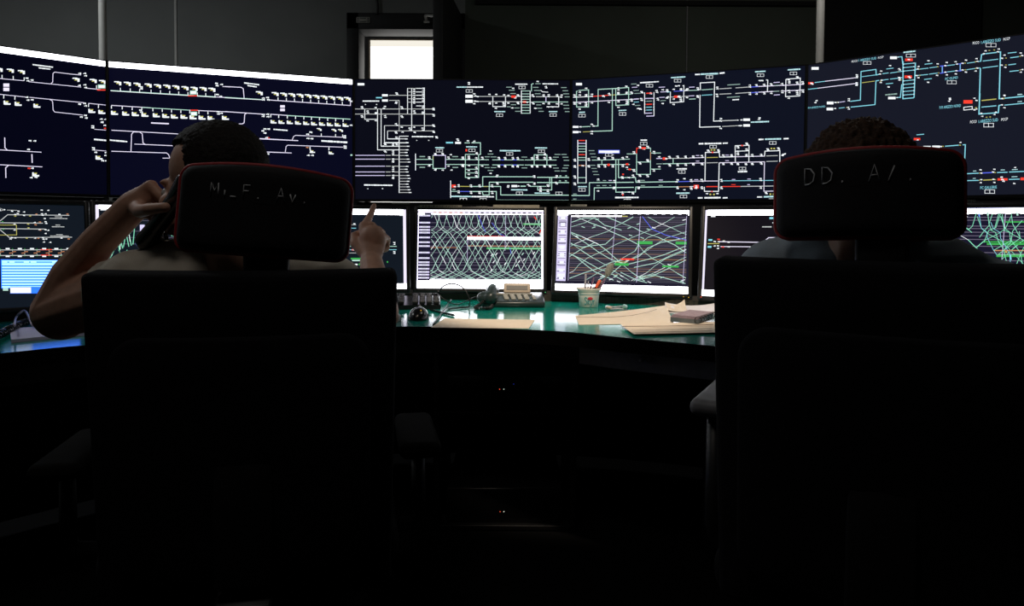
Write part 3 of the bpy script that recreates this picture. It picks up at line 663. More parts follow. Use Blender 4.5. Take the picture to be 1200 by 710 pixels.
D.r('b', 284, 160, 498, 195).r('w', 290, 166, 494, 190).q((388, 209)).m((432, 208), z=0.6).l('m', 9, (220, 262), (360, 260), (600, 251)).l('m', 9, (275, 306), (600, 306)).l('m', 9, (320, 260), (320, 308))
D.m((286, 240), (290, 254), (348, 238), (350, 252), (428, 236), (430, 250), (528, 236), (532, 250), (570, 229), (286, 316), (290, 328), (348, 314), (352, 328), (428, 314), (430, 328), (528, 308), (530, 324), (570, 333)).r('r', 374, 299, 400, 320).r('r', 558, 294, 586, 312)
D.l('m', 11, (460, 255), (460, 583), (656, 582), (660, 532), (700, 531)).l('m', 11, (486, 255), (486, 437), (656, 436), (662, 482), (700, 480))
D.m((524, 430), (528, 442), (590, 436), (630, 412), (636, 428), (522, 582), (528, 598), (590, 581), (628, 584), (632, 598)).r('r', 524, 397, 541, 411).r('r', 522, 600, 537, 617)
D.l('m', 9, (570, 200), (660, 200)).l('m', 8, (568, 355), (655, 355)).r('r', 585, 347, 612, 362).m((640, 178), (644, 192), (638, 358), (644, 372)).l('m', 10, (668, 190), (668, 405), (806, 405), (808, 142), (740, 142)).l('r', 11, (668, 195), (668, 143), (690, 142)).l('o', 9, (808, 180), (808, 260)).l('m', 9, (668, 281), (806, 281))
D.m((700, 126), (704, 138), (778, 124), (786, 138), (742, 150), (698, 286), (704, 298), (776, 258), (782, 270), (698, 410), (704, 422), (774, 412), (780, 426), (843, 176), (846, 192), (838, 354), (842, 370)).r('r', 716, 132, 760, 152).l('m', 9, (812, 191), (912, 191)).l('m', 9, (812, 352), (910, 352)).t('w', 708, 62, 772, 62, 17).q((739, 97))
D.l('v', 11, (866, 246), (925, 245)).l('g', 11, (866, 300), (922, 299)).l('s', 9, (980, 245), (1200, 243)).l('m', 10, (930, 299), (1200, 295)).r('r', 930, 234, 958, 259).r('o', 955, 238, 975, 255).m((966, 248), (895, 228), (895, 327), (996, 226), (1002, 240), (1078, 222), (1082, 236), (1158, 222), (1162, 236), (996, 306), (1002, 318), (1078, 300), (1080, 314), (1158, 298), (1162, 312)).l('m', 10, (1034, 245), (1034, 297)).t('w', 1068, 350, 1172, 349, 19).q((1121, 380))
D.l('m', 11, (12, 617), (194, 617), (195, 488), (640, 484)).l('m', 11, (660, 484), (1085, 478)).l('b', 11, (1085, 478), (1200, 475)).l('m', 11, (12, 666), (242, 666), (244, 540), (640, 535)).l('m', 11, (700, 533), (1085, 530)).l('o', 10, (1085, 530), (1200, 528))
D.m((282, 452), (444, 466), (448, 484), (440, 546), (446, 534), (688, 466), (692, 480), (688, 546), (692, 534), (1080, 460), (1068, 478), (1080, 545), (1076, 530), (282, 570), (1147, 447), (1146, 558)).t('g', 32, 602, 70, 602, 10).t('g', 32, 652, 66, 652, 10)
for x, y, x2, c in ((268, 467, 300, 'g'), (330, 467, 362, 'g'), (388, 466, 420, 'v'), (700, 465, 750, 'g'), (890, 462, 930, 'v'), (268, 518, 300, 'g'), (325, 517, 366, 'g'), (395, 517, 413, 'g'), (710, 517, 750, 'g'), (890, 516, 930, 'g')): D.l(c, 10, (x, y), (x2, y))
D.t('w', 453, 637, 690, 636, 20).q((575, 668)).t('c', 1065, 594, 1200, 592, 18).q((1138, 626))
D.F('D3').t('w', 55, 106, 105, 104, 20).t('c', 112, 103, 288, 96, 22).t('w', 302, 94, 352, 88, 20).q((200, 131)).l('w', 11, (110, 262), (108, 190), (252, 182), (242, 573), (492, 563)).l('w', 11, (106, 310), (102, 634), (290, 628))
D.l('m', 9, (-5, 266), (95, 262)).l('m', 9, (122, 260), (235, 252)).l('v', 9, (-5, 321), (50, 318)).l('c', 9, (122, 314), (230, 308)).l('v', 10, (-5, 234), (52, 231)).l('m', 10, (-5, 353), (62, 350)).l('s', 10, (300, 250), (422, 242)).l('s', 10, (300, 303), (420, 297)).l('g', 11, (380, 211), (508, 203)).l('s', 10, (462, 240), (600, 231)).l('s', 10, (460, 296), (600, 286)).l('g', 11, (376, 335), (505, 327)).t('w', 430, 360, 497, 356, 17)
D.m((83, 240), (88, 256), (80, 318), (84, 332), (278, 232), (280, 248), (275, 304), (278, 324), (605, 212), (608, 230), (605, 288), (606, 304), (670, 208), (674, 222), (670, 285), (672, 300), (748, 204), (752, 218), (748, 284), (750, 298), (818, 200), (822, 214), (815, 276), (820, 294), (928, 196), (934, 212), (928, 268), (932, 286))
D.l('b', 11, (618, 231), (690, 227)).l('L', 10, (690, 226), (930, 214)).l('b', 11, (618, 288), (690, 284)).l('L', 10, (690, 283), (900, 272)).l('w', 11, (768, 160), (785, 162), (781, 280)).m((705, 166), (730, 166)).t('c', 658, 79, 762, 73, 19).q((712, 113))
for x, y, x2, c in ((843, 187, 905, 'v'), (850, 216, 900, 'g'), (840, 276, 900, 'g'), (846, 312, 906, 'v')): D.l(c, 10, (x, y), (x2, y - 4))
D.l('w', 11, (967, 155), (963, 328), (1106, 320), (1111, 142), (967, 153)).l('L', 10, (930, 215), (1145, 204)).l('L', 10, (930, 272), (1150, 260)).m((995, 160), (1000, 176), (1000, 190), (1080, 128), (1086, 138), (1078, 182), (1082, 196), (1134, 180), (1138, 196), (995, 266), (1000, 284), (1078, 270), (1080, 288), (1082, 304), (1134, 262), (1138, 280), (995, 343)).t('c', 985, 60, 1112, 52, 20).q((1042, 95))
D.m((316, 547), (306, 566), (314, 572), (300, 628), (314, 646)).l('s', 10, (300, 571), (480, 564)).l('s', 9, (328, 627), (490, 618)).r('w', 540, 547, 606, 571).r('w', 540, 604, 606, 628).m((520, 560), (516, 617), (503, 618)).m((703, 540), (697, 554)).t('c', 615, 584, 797, 577, 20)
D.F('D4').t('w', 93, 98, 140, 97, 20).t('w', 152, 97, 320, 94, 21).t('w', 334, 94, 384, 91, 20).q((237, 128)).l('w', 11, (155, 476), (160, 185), (298, 184), (303, 232), (455, 228)).l('y', 10, (170, 237), (285, 234)).l('s', 9, (170, 290), (285, 287)).l('L', 9, (0, 240), (150, 236)).l('L', 9, (0, 293), (150, 290)).r('r', 222, 178, 240, 192)
D.m((186, 162), (192, 172), (288, 158), (294, 172), (38, 222), (40, 236), (124, 216), (128, 232), (338, 212), (342, 228), (420, 208), (424, 222), (38, 298), (40, 308), (124, 296), (128, 306), (338, 292), (340, 304), (420, 290), (424, 302)).l('w', 11, (320, 286), (298, 292), (292, 575), (150, 575), (148, 530)).l('L', 9, (300, 289), (752, 279), (746, 574), (890, 571)).l('r', 13, (168, 528), (282, 527)).m((222, 575), c='r')
D.l('L', 9, (440, 229), (750, 222)).l('w', 10, (460, 284), (458, 118), (597, 113), (595, 282)).l('w', 10, (458, 174), (597, 168)).m((484, 126), (488, 138), (572, 92), (578, 102), (484, 190), (486, 206), (572, 150), (574, 164), (570, 206), (572, 220), (628, 206), (632, 222), (718, 204), (722, 218), (484, 296), (486, 306), (564, 296), (568, 306), (628, 294), (632, 304), (716, 288), (722, 300), (482, 172)).m((528, 115), c='r').q((531, 347)).t('w', 485, 379, 578, 376, 19)
D.l('L', 9, (0, 473), (285, 471)).l('c', 9, (318, 470), (890, 465)).l('w', 9, (0, 527), (40, 527)).r('r', 42, 510, 94, 546).m((66, 520), (70, 534), (66, 544), (16, 458), (20, 474), (122, 456), (128, 472), (318, 456), (322, 472), (712, 446), (716, 464), (16, 540), (20, 552), (122, 530), (126, 546), (318, 530), (322, 546), (712, 526), (714, 542)).l('r', 12, (328, 527), (510, 526)).l('s', 11, (512, 526), (890, 521))
for x, y, x2, c in ((425, 456, 460, 'v'), (580, 452, 615, 'v'), (420, 508, 462, 'r'), (580, 508, 606, 'v'), (48, 458, 88, 'v'), (360, 212, 395, 'v'), (65, 216, 98, 'v'), (65, 272, 98, 'v'), (360, 268, 395, 'v')): D.l(c, 9, (x, y), (x2, y))
D.l('w', 11, (752, 225), (757, 172), (906, 167), (905, 345), (905, 560)).l('s', 9, (770, 220), (885, 217)).l('s', 9, (770, 276), (885, 272)).m((783, 150), (790, 162), (890, 140), (896, 152), (940, 206), (932, 215), (955, 198), (765, 585), (772, 596))
for x, y in ((822, 146), (850, 146), (812, 604), (845, 604), (210, 606), (246, 606), (222, 160), (250, 160)): D.r('y', x - 9, y - 7, x + 8, y + 7)
D.t('w', 693, 56, 742, 54, 20).t('c', 756, 53, 918, 49, 22).t('w', 944, 48, 994, 46, 20).q((835, 90)).t('w', 84, 641, 132, 640, 19).t('w', 150, 640, 312, 638, 21).t('w', 334, 641, 384, 639, 19).q((235, 672)).t('w', 678, 632, 728, 631, 19).t('c', 744, 630, 905, 626, 21).q((832, 663)).m((176, 597), (280, 596))

E.F('E1').r('w', 98, 120, 172, 148).r('r', 62, 278, 118, 300).m((96, 288), (106, 296)).l('c', 10, (130, 282), (240, 268)).l('L', 10, (240, 268), (580, 229)).l('c', 10, (62, 352), (160, 341)).l('L', 10, (160, 341), (570, 290))
E.m((570, 202), (572, 218), (568, 230), (568, 284), (570, 300), (566, 310)).l('c', 12, (500, 477), (606, 464), (613, 166), (768, 145), (770, 203), (800, 196)).l('c', 9, (620, 221), (765, 202)).l('y', 9, (620, 284), (755, 266)).l('c', 12, (505, 537), (758, 511), (768, 264), (800, 259))
E.m((822, 162), (810, 192), (826, 256), (818, 280)).m((815, 268), c='y', z=0.7).r('w', 258, 480, 326, 508).r('w', 255, 543, 322, 570).m((346, 488), (372, 486), (487, 450), (486, 470), (342, 550), (478, 538), (486, 556)).m((366, 487), (462, 541), c='y', z=0.5).l('v', 9, (388, 486), (446, 478)).l('c', 9, (382, 548), (442, 541)).m((150, 468), (138, 488))
E.txt('c', 'P.M AREZZO NORD', 63, 546, 240, 529, 19).txt('w', 'PCCO', 515, 64, 577, 55, 20).txt('c', '1 AREZZO SUD', 588, 52, 772, 27, 23).txt('w', 'PCCP', 790, 26, 846, 14, 20).q((676, 78), wd=80, hd=28)
E.l('c', 10, (835, 190), (900, 181)).l('c', 10, (915, 183), (1045, 163)).l('c', 10, (840, 256), (898, 248)).l('c', 10, (915, 246), (1045, 230)).l('c', 10, (876, 141), (950, 131)).l('c', 10, (870, 296), (946, 288)).m((915, 105), (900, 327), (1008, 138), (1016, 150), (1010, 228), (1014, 238), (1012, 254)).m((998, 170), (1030, 252), c='y', z=0.6)
E.l('c', 14, (1050, 60), (1048, 450), (1160, 440)).l('c', 14, (1178, 75), (1164, 440))
for y0, y1 in ((90, 79), (127, 116), (163, 151), (265, 253), (302, 291), (339, 328), (375, 365), (412, 402)): E.l('c', 10, (1050, y0), (1170, y1)); E.m((1054, y0), (1164, y1), z=0.6)
E.r('r', 1072, 32, 1150, 58).m((1110, 42)).r('r', 1066, 208, 1142, 235).m((1110, 220), (1122, 232)).r('w', 915, 10, 986, 38).l('c', 12, (988, 17), (1038, 13), (1047, 90)).m((996, 16), z=0.7).r('w', 895, 430, 972, 455).l('c', 12, (978, 438), (1022, 436), (1036, 300)).m((988, 437), z=0.7).t('g', 865, 410, 988, 399, 19)
E.F('E2').t('c', -55, 208, 72, 194, 22).q((22, 241), wd=96, hd=30).l('c', 10, (60, 388), (205, 371)).l('c', 10, (215, 369), (300, 357)).l('c', 10, (400, 345), (480, 335)).l('c', 10, (605, 321), (690, 308)).l('c', 10, (720, 304), (752, 300)).l('c', 10, (60, 450), (200, 437)).l('c', 10, (212, 434), (300, 422)).l('c', 10, (400, 411), (480, 401)).l('c', 10, (600, 388), (690, 375)).l('c', 10, (705, 373), (745, 369))
E.l('b', 14, (325, 352), (350, 348), (350, 422), (325, 424)).l('b', 14, (550, 322), (535, 326), (535, 400), (550, 396)).l('b', 10, (350, 350), (400, 345)).l('b', 10, (350, 420), (400, 413)).l('b', 10, (490, 332), (535, 326)).l('b', 10, (490, 402), (535, 398)).l('c', 8, (347, 355), (347, 418)).l('c', 8, (535, 330), (535, 395))
E.m((100, 353), (92, 378), (300, 326), (395, 312), (380, 345), (486, 304), (500, 328), (596, 288), (560, 320), (705, 272), (712, 300), (100, 470), (82, 448), (295, 446), (395, 440), (380, 412), (490, 430), (495, 398), (595, 412), (560, 390), (695, 400), (712, 370)).m((112, 380), (302, 355), (585, 318), (695, 305), (115, 446), (312, 420), (588, 388), (698, 374), c='y', z=0.7).l('c', 11, (165, 331), (245, 322)).l('c', 11, (160, 489), (240, 480)).m((205, 294), (202, 518))
E.txt('c', 'PC OLMO', 380, 485, 510, 468, 27).q((447, 519), wd=94, hd=32).l('c', 14, (748, 302), (757, 231), (785, 226)).l('c', 14, (795, 222), (915, 208)).l('c', 15, (930, 205), (954, 202), (940, 690), (975, 688)).l('c', 12, (1000, 685), (1200, 666)).l('c', 11, (770, 298), (930, 278)).l('c', 11, (768, 370), (928, 349)).l('c', 15, (745, 372), (734, 720))
E.txt('w', 'PCCO', 666, 113, 732, 104, 27).txt('c', '1.AREZZO SUD', 752, 103, 956, 76, 29).txt('w', 'PCCP', 985, 73, 1052, 62, 27).q((855, 132), wd=104, hd=36)
E.m((798, 190), (780, 220), (936, 172), (925, 200), (995, 235), (970, 268), (1005, 362), (965, 340), (1165, 214), (1180, 240), (1180, 385), (1165, 412), (995, 652), (968, 686)).m((838, 188), (888, 182), (1010, 266), (1010, 338), (1158, 248), (1155, 390), (988, 684), c='y', z=0.7).l('c', 12, (1030, 216), (1120, 206)).l('c', 12, (1055, 264), (1145, 252)).l('c', 12, (1035, 338), (1115, 328)).l('c', 12, (1048, 406), (1145, 396)).t('c', 1130, 648, 1182, 644, 9).m((430, 698), (428, 684), z=1.0)
E.F('E3').r('r', 350, 40, 408, 62).l('w', 6, (352, 86), (405, 80), (407, 98), (353, 104), (352, 84)).m((258, 46), (264, 34), (420, 27), (434, 42), (420, 102), (432, 96), z=0.6).m((430, 88), c='y', z=0.5).txt('c', 'P.M AREZZO NORD', 197, 88, 333, 74, 17)
E.l('c', 9, (455, -2), (449, 130), (573, 120), (577, 74), (590, 72)).l('c', 8, (612, 72), (760, 58)).l('y', 9, (466, 43), (560, 33)).l('c', 8, (465, 85), (560, 76)).l('c', 8, (580, -2), (580, 31), (596, 30)).l('c', 8, (612, 28), (760, 12)).m((612, 12), (598, 30), (612, 88), (596, 70), (470, 143), (548, 131), (464, 124), (556, 116), z=0.6).m((497, 149), (520, 147), (608, 30), c='y', z=0.5).t('c', 696, 4, 724, 2, 6).t('c', 696, 50, 724, 48, 6)
E.txt('w', 'PCCO', 393, 181, 434, 176, 17).txt('c', '1.AREZZO SUD', 447, 177, 571, 165, 19).txt('w', 'PCCP', 592, 165, 634, 160, 17).q((511, 200), wd=62, hd=23, lw=4)
E.l('c', 7, (50, 262), (98, 258)).r('r', 32, 282, 74, 296).m((56, 294), z=0.6).r('w', 93, 333, 141, 349).r('w', 150, 331, 200, 346).m((75, 343), (206, 336), (330, 310), z=0.6).m((218, 335), (328, 328), c='y', z=0.5).l('c', 8, (232, 335), (320, 328)).l('c', 8, (345, 326), (362, 325), (356, 470)).t('y', 190, 376, 240, 378, 8).l('L', 6, (-120, 350), (70, 343))
E.l('c', 8, (250, 516), (448, 507)).l('b', 9, (472, 506), (535, 503)).l('c', 8, (565, 503), (632, 501)).l('c', 8, (642, 500), (760, 495)).l('c', 8, (250, 558), (448, 553)).l('y', 9, (476, 552), (535, 549)).l('c', 8, (640, 547), (710, 545)).r('r', 568, 540, 632, 554).m((600, 548), (606, 558), (594, 532), z=0.7).r('r', 715, 535, 760, 552)
E.m((460, 486), (464, 506), (548, 482), (540, 500), (460, 567), (464, 548), (548, 566), (542, 546), (680, 470), (675, 573), z=0.6).m((452, 506), (553, 503), (452, 552), (553, 548), c='y', z=0.4).t('c', 412, 494, 432, 493, 6).t('c', 588, 487, 614, 486, 6).t('c', 660, 485, 697, 483, 6).t('c', 410, 541, 428, 540, 6).t('c', 658, 531, 695, 529, 6)
E.txt('c', 'PC GALLERIE', 458, 601, 563, 596, 18).q((518, 625), wd=62, hd=22, lw=4)
for s in scr: s.mb.build('screen', None, s.parent)
# what carries the wall: two white poles and a dark beam
for px, lab in ((121.5, 'white pole behind the joint of the two displays on the left'), (962, 'white pole behind the joint of the two displays on the right')):
    k = 1 if px < 600 else 4
    j = Vector((*J[k], 0)); yy = j.y + 0.24
    x = at(px - 1, 40, yy).x
    t = thing('display_pole', lab, 'pole', (x, yy, 0), 'poles behind the video wall')
    MB().tube([(x, yy, 0), (x, yy, CZ)], 0.020, 14).build('pole', M['pole'], t)
    MB().lathe([(0.06, 0), (0.06, 0.01), (0.03, 0.02)], (x, yy, 0), 20).build('base_plate', M['grey'], t)
    MB().box((x, yy - 0.075, PZ + 0.33), (0.10, 0.12, 0.06)).build('bracket', M['blk'], t)
t = thing('display_plinth', 'black plinth wall standing under the row of wall displays', 'plinth', (-0.3, 3.9, 0))
for i in range(5):
    a, b = Vector((*J[i], 0)), Vector((*J[i + 1], 0)); U = (b - a).normalized(); N = U.cross(Vector((0, 0, 1))); N = -N if N.y > 0 else N
    MB().box((a + b) / 2 - N * 0.05 + Vector((0, 0, PZ / 2 - 0.001)), (1.19, 0.06, PZ - 0.004), axes(U, -N, Vector((0, 0, 1))), 0.004).build('panel', M['blk'], t)

# ---------------------------------------------------------------- the curved control desk
FRONT = [(-1.72, 1.16), (-1.45, 1.43), (-1.209, 1.666), (-1.068, 1.792), (-0.75, 1.99), (-0.371, 2.135), (-0.128, 2.125), (0.138, 2.065), (0.293, 1.963), (0.504, 1.835), (0.8, 1.645), (1.1, 1.42), (1.42, 1.12)]
BACK = [(2.1, 1.72), (1.72, 2.3), (1.25, 2.72), (0.75, 3.0), (0.1, 3.14), (-0.6, 3.12), (-1.15, 2.9), (-1.65, 2.5), (-2.3, 1.75)]
fr = [Vector((x, y, 0)) for x, y in FRONT]; fr = spline(fr, 5)
bk = spline([Vector((x, y, 0)) for x, y in BACK], 5)
def inset(path, dd):
    out = []
    for i, p in enumerate(path):
        d = (path[min(i + 1, len(path) - 1)] - path[max(i - 1, 0)]).normalized()
        out.append(p + Vector((-d.y, d.x, 0)) * dd)
    return out
def strip(mb, path, dd, th, z0, z1, m=None):
    a, b = inset(path, dd), inset(path, dd + th)
    mb.prism([(p.x, p.y) for p in a] + [(p.x, p.y) for p in b[::-1]], z0, z1, m)
    return mb
desk = thing('control_desk', 'curved control desk with glossy teal top, black front edge and grey apron', 'desk', (0, 2.5, 0))
MB().prism([(p.x, p.y) for p in inset(fr, 0.004)] + [(p.x, p.y) for p in bk], 0.706, DESK).build('desktop', M['teal'], desk)
strip(MB(), fr, -0.006, 0.0095, 0.700, DESK + 0.0003).build('edge_band', M['edge'], desk)
strip(MB(), fr[36:], 0.05, 0.018, 0.64, 0.705).build('apron', M['apron'], desk)  # right stretch paler: the light falling on it is painted in
strip(MB(), fr[:37], 0.10, 0.018, 0.64, 0.705).build('apron', M['blk'], desk)  # left stretch of the same apron, its shade put in as black
bt = MB()
for px in (750.5, 761):
    o = on(px, 421, Vector((0.37, 1.955, 0.68)), Vector((-0.52, -0.85, 0)).normalized()); q = Vector((0, 0, 1)).rotation_difference(Vector((-0.52, -0.85, 0)).normalized()).to_matrix()
    bt = MB().lathe([(0.009, -0.008), (0.009, 0.006), (0.006, 0.008), (0.004, 0.004)], o, 16, q); bt.build('push_button', M['steel'] if px < 755 else M['grey'], desk)
for x, y, a in ((-1.62, 1.75, 40), (-0.75, 2.6, 12), (0.75, 2.4, -28), (1.5, 1.75, -42)):
    rt = Matrix.Rotation(R(a), 3, 'Z')
    MB().box((x, y, 0.353), (0.04, 0.62, 0.70), rt, 0.004).build('leg_panel', M['blk'], desk)
strip(MB(), bk, 0.06, 0.02, 0.05, 0.70).build('modesty_panel', M['blk'], desk)
tr = spline([Vector(p) for p in ((1.56, 2.07, 0), (1.431, 2.238, 0), (0.965, 2.557, 0), (0.435, 2.814, 0), (-0.131, 2.93, 0), (-0.69, 2.84, 0), (-1.205, 2.55, 0), (-1.626, 2.187, 0), (-1.76, 2.0, 0))], 5)
RISE = 0.026
single(strip(MB(), tr, -0.19, 0.19, DESK, DESK + RISE), 'monitor_riser', M['tray'], 'low dark perforated riser carrying the seven desk monitors', 'riser', (0, 2.9, DESK))

# ---------------------------------------------------------------- monitors on the desk
MW, MH, TILT = 0.522, 0.326, R(8)
def monitor(cx, cy, yaw, label, base, zb=0.790):
    t = thing('monitor', label, 'monitor', (cx, cy + 0.09, DESK + RISE), 'desk monitors')
    U = Vector((math.cos(yaw), math.sin(yaw), 0)); H = Vector((-math.sin(yaw), math.cos(yaw), 0))
    V = (Vector((0, 0, 1)) * math.cos(TILT) + H * math.sin(TILT)); N = U.cross(V)
    o = Vector((cx, cy, zb)) + V * MH / 2; rot = axes(U, -N, V); bz_ = 0.0155
    f = MB(); dpt = 0.03
    for sx in (-1, 1): f.box(o + U * sx * (MW / 2 + bz_ / 2) - N * 0.009, (bz_, dpt, MH + 2 * bz_), rot, 0.004)
    for sz in (-1, 1): f.box(o + V * sz * (MH / 2 + bz_ / 2) - N * 0.009, (MW + 0.002, dpt, bz_), rot, 0.003)
    f.build('bezel', M['mono'], t)
    MB().box(o - N * 0.030, (MW + 0.028, 0.035, MH + 0.028), rot, 0.012).box(o - N * 0.05 - V * 0.02, (0.34, 0.03, 0.2), rot, 0.01).build('housing', M['blk'], t)
    foot = Vector((cx, cy, DESK + RISE)) + H * 0.122
    MB().lathe([(0.088, 0), (0.088, 0.005), (0.08, 0.010), (0.03, 0.016)], foot, 32).build('stand_foot', M['blkg'], t)
    nb = o - N * 0.055 - V * 0.06
    MB().box((foot + nb) / 2 + Vector((0, 0, 0.02)), (0.07, 0.03, nb.z - DESK + 0.03), axes(U, H, Vector((0, 0, 1))), 0.008).build('stand_neck', M['blk'], t)
    s = Screen(o, U, V, MW, MH, base); s.N = N; s.parent = t; s.rot = rot; s.bz = bz_
    return s
def tape(s, x0, x1, y, h, name, mat, text=None, scrawl=True):      # strip of tape or lettering on the bezel
    a = on(x0, y, s.o, s.N); b = on(x1, y, s.o, s.N); c = (a + b) / 2 + s.N * 0.0065; wd = (b - a).length
    o = MB().box(c, (wd, 0.0012, h), s.rot).build(name, M[mat], s.parent)
    if scrawl:
        k = MB(); f = 0.06; rn = random.Random(5)
        while f < 0.9:
            g = f + rn.uniform(0.02, 0.06); k.box(c + s.U * wd * ((f + g) / 2 - 0.5) + s.N * 0.0008, (wd * (g - f), 0.0005, h * rn.uniform(0.25, 0.5)), s.rot); f = g + 0.02
        k.build('faint_writing', M['blk'], o)
def bezel_text(s, txt, x0, x1, y, h):
    V_, T_ = text_tris(txt); a = on(x0, y, s.o, s.N); b = on(x1, y, s.o, s.N); k = MB(); n = s.N * 0.0068
    vs = [k.bm.verts.new(a + (b - a) * u + s.V * h * (v - 0.5) + n) for u, v in V_]
    for t3 in T_:
        try: k.bm.faces.new([vs[i] for i in t3])
        except ValueError: pass
    k.build('lettering', M['logo'], s.parent)
def leds(s, pts, key):
    for x, y in pts: MB().ball(on(x, y, s.o, s.N) + s.N * 0.006, 0.0022, n=1).build('power_light', E_[key], s.parent)

M1 = monitor(-1.608, 2.163, R(38), 'monitor at the left photo edge with blue table under a track plan', 'pM', 0.785)
M2 = monitor(-1.186, 2.525, R(30), 'monitor half hidden by the raised forearm, green zigzag train graph on it', 'pM')
M3 = monitor(-0.683, 2.812, R(13), 'dark teal monitor behind the pointing hand, white bars at top and bottom', 'pM')
M4 = monitor(-0.131, 2.900, R(0), 'monitor behind the desk telephone, dense green train graph with a white bar across', 'z')
M5 = monitor(0.428, 2.785, R(-14.4), 'monitor behind the pen cup, loose green train graph with orange lines', 'z')
M6 = monitor(0.946, 2.530, R(-28), 'black monitor with white top bar, half hidden by the right chair', 'pN')
M7 = monitor(1.412, 2.215, R(-40), 'monitor beyond the right shoulder of the curly haired person, green and blue graph', 'z')
rn = random.Random(11)

s = M1.F('UV').r('W', -5, 690, 30, 1000)
s.F('M1')
for x0 in range(-1150, 1, 1150):
    s.l('s', 8, (x0 + 0, 155), (x0 + 58, 107), (x0 + 525, 112)).l('s', 8, (x0, 168), (x0 + 325, 171)).l('s', 8, (x0, 212), (x0 + 345, 216)).l('s', 8, (x0, 220), (x0 + 72, 280), (x0 + 545, 277)).l('y', 6, (x0, 185), (x0 + 124, 185), (x0 + 126, 260), (x0, 261))
s.m((-2, 70), (32, 68), (92, 80), (140, 80), (182, 85), (135, 98), (115, 105), (182, 112), (316, 72), (318, 100), (322, 110), (345, 100), (365, 73), (450, 104), (338, 135), (345, 160), (350, 172), (262, 165), (110, 178), (110, 222), (300, 220), (345, 220), (365, 224), (345, 248), (80, 290), (90, 280), (115, 282), (265, 284), (325, 280), (330, 292), (350, 290), (332, 313), (380, 315), (465, 283), z=0.7)
s.m((115, 116), (228, 116), (213, 178), (215, 206), (202, 283), c='y', z=0.7).m((275, 102), (510, 102), (302, 162), (270, 183), (304, 222), (290, 284), (520, 290), c='o', z=0.7).m((20, 160), (25, 218), c='G', z=0.5).l('s', 5, (0, 58), (30, 70), (0, 80)).l('s', 5, (52, 72), (130, 74))
s.t('s', 375, 134, 510, 137, 8).t('s', 415, 122, 470, 124, 7).t('s', 392, 198, 487, 199, 8).t('s', 420, 185, 455, 186, 7).t('s', 380, 268, 520, 269, 8).t('s', 425, 257, 475, 258, 7)
for y in (371, 413):
    s.l('s', 9, (-900, y + 8), (540, y)).l('r', 10, (308, y), (393, y))
    for x in range(-825, 540, 92): s.l('G', 5, (x, y - 9), (x, y + 9)); s.r('w', x + 40, y - 12 if y < 400 else y + 4, x + 70, y - 2 if y < 400 else y + 14); s.l('s', 4, (x, y), (x, y + (16 if y < 400 else -16)))
for x in range(-825, 540, 92): s.l('o', 8, (x - 25, 398), (x + 2, 396)).l('o', 8, (x - 2, 388), (x + 25, 386))
s.r('B', 8, 448, 600, 662)
for i in range(10):
    y = 458 + i * 21
    s.r('C', 14, y if i else 452, 600, y + 12 if i else 482); s.l('w', 4, (20, y + 6), (600, y + 5))
for x0, x1 in ((55, 70), (110, 180), (220, 232), (275, 395)): s.r('B', x0, 462, x1, 470)
s.r('m', 22, 660, 62, 682).r('B', 78, 652, 600, 702).r('w', 78, 656, 235, 700)

s = M2.F('UV').r('W', 0, -5, 1000, 40).r('L', 0, 0, 18, 1000).r('L', 984, 0, 1000, 1000).r('W', 0, 935, 1000, 1005)
s.F('M2').r('w', 145, 92, 182, 108).r('w', 140, 114, 262, 130).r('w', 135, 213, 216, 227)
for y in (225, 322, 381, 440): s.l('K', 5, (140, y), (1500, y))
for pts in ([(300, 410), (316, 498), (335, 375)], [(346, 482), (322, 400)], [(352, 470), (376, 338), (402, 465)], [(425, 455), (398, 318), (416, 345)], [(440, 445), (457, 268)], [(488, 392), (480, 395), (490, 360)], [(684, 240), (686, 258)], [(706, 190), (728, 250), (735, 365)], [(728, 160), (740, 200), (745, 370)], [(752, 150), (770, 260), (800, 370)], [(785, 180), (762, 230), (755, 360)], [(722, 375), (745, 320), (775, 335)], [(775, 350), (800, 320), (815, 370), (825, 325)]):
    s.l('t', 9, *pts)
s.l('w', 6, (733, 210), (740, 360)).l('w', 6, (765, 180), (758, 350)).l('w', 6, (320, 420), (322, 490)).l('w', 6, (402, 325), (414, 420)).m((738, 360), (800, 330), (345, 240), (240, 540), z=0.9).l('c', 12, (854, 330), (855, 385)).r('v', 505, 262, 548, 372)
s.F('UV').graph(60, 480, 960, 900, [(480, 0), (640, 45), (760, 45), (900, 50)], 90, 't', rn)

s = M3.F('UV').r('W', 0, -5, 1000, 68).r('L', 978, 0, 1000, 1000).r('W', 0, 935, 1000, 1005)
s.F('M3').r('w', 432, 123, 462, 135).l('s', 5, (-300, 197), (132, 198)).l('c', 6, (-300, 221), (132, 221)).l('c', 5, (-300, 323), (105, 323)).l('m', 6, (-200, 347), (413, 347)).l('y', 6, (290, 347), (335, 347)).l('c', 6, (-250, 370), (413, 370)).l('s', 5, (-260, 393), (150, 393))
s.m((120, 190), (338, 338), (338, 375), (397, 320), (397, 332), (397, 384), (397, 395), (62, 396), z=0.62).m((112, 345), (112, 370), c='r', z=0.9).m((112, 346), (112, 371), z=0.5).r('G', 95, 427, 166, 437).r('m', 104, 440, 160, 449).r('w', 110, 468, 142, 478).r('G', 150, 465, 158, 478).r('G', 345, 450, 354, 460).m((105, 462), z=0.5)
s.m((-60, 200), (-120, 225), (-90, 345), (-150, 372), (-200, 395), z=0.6)

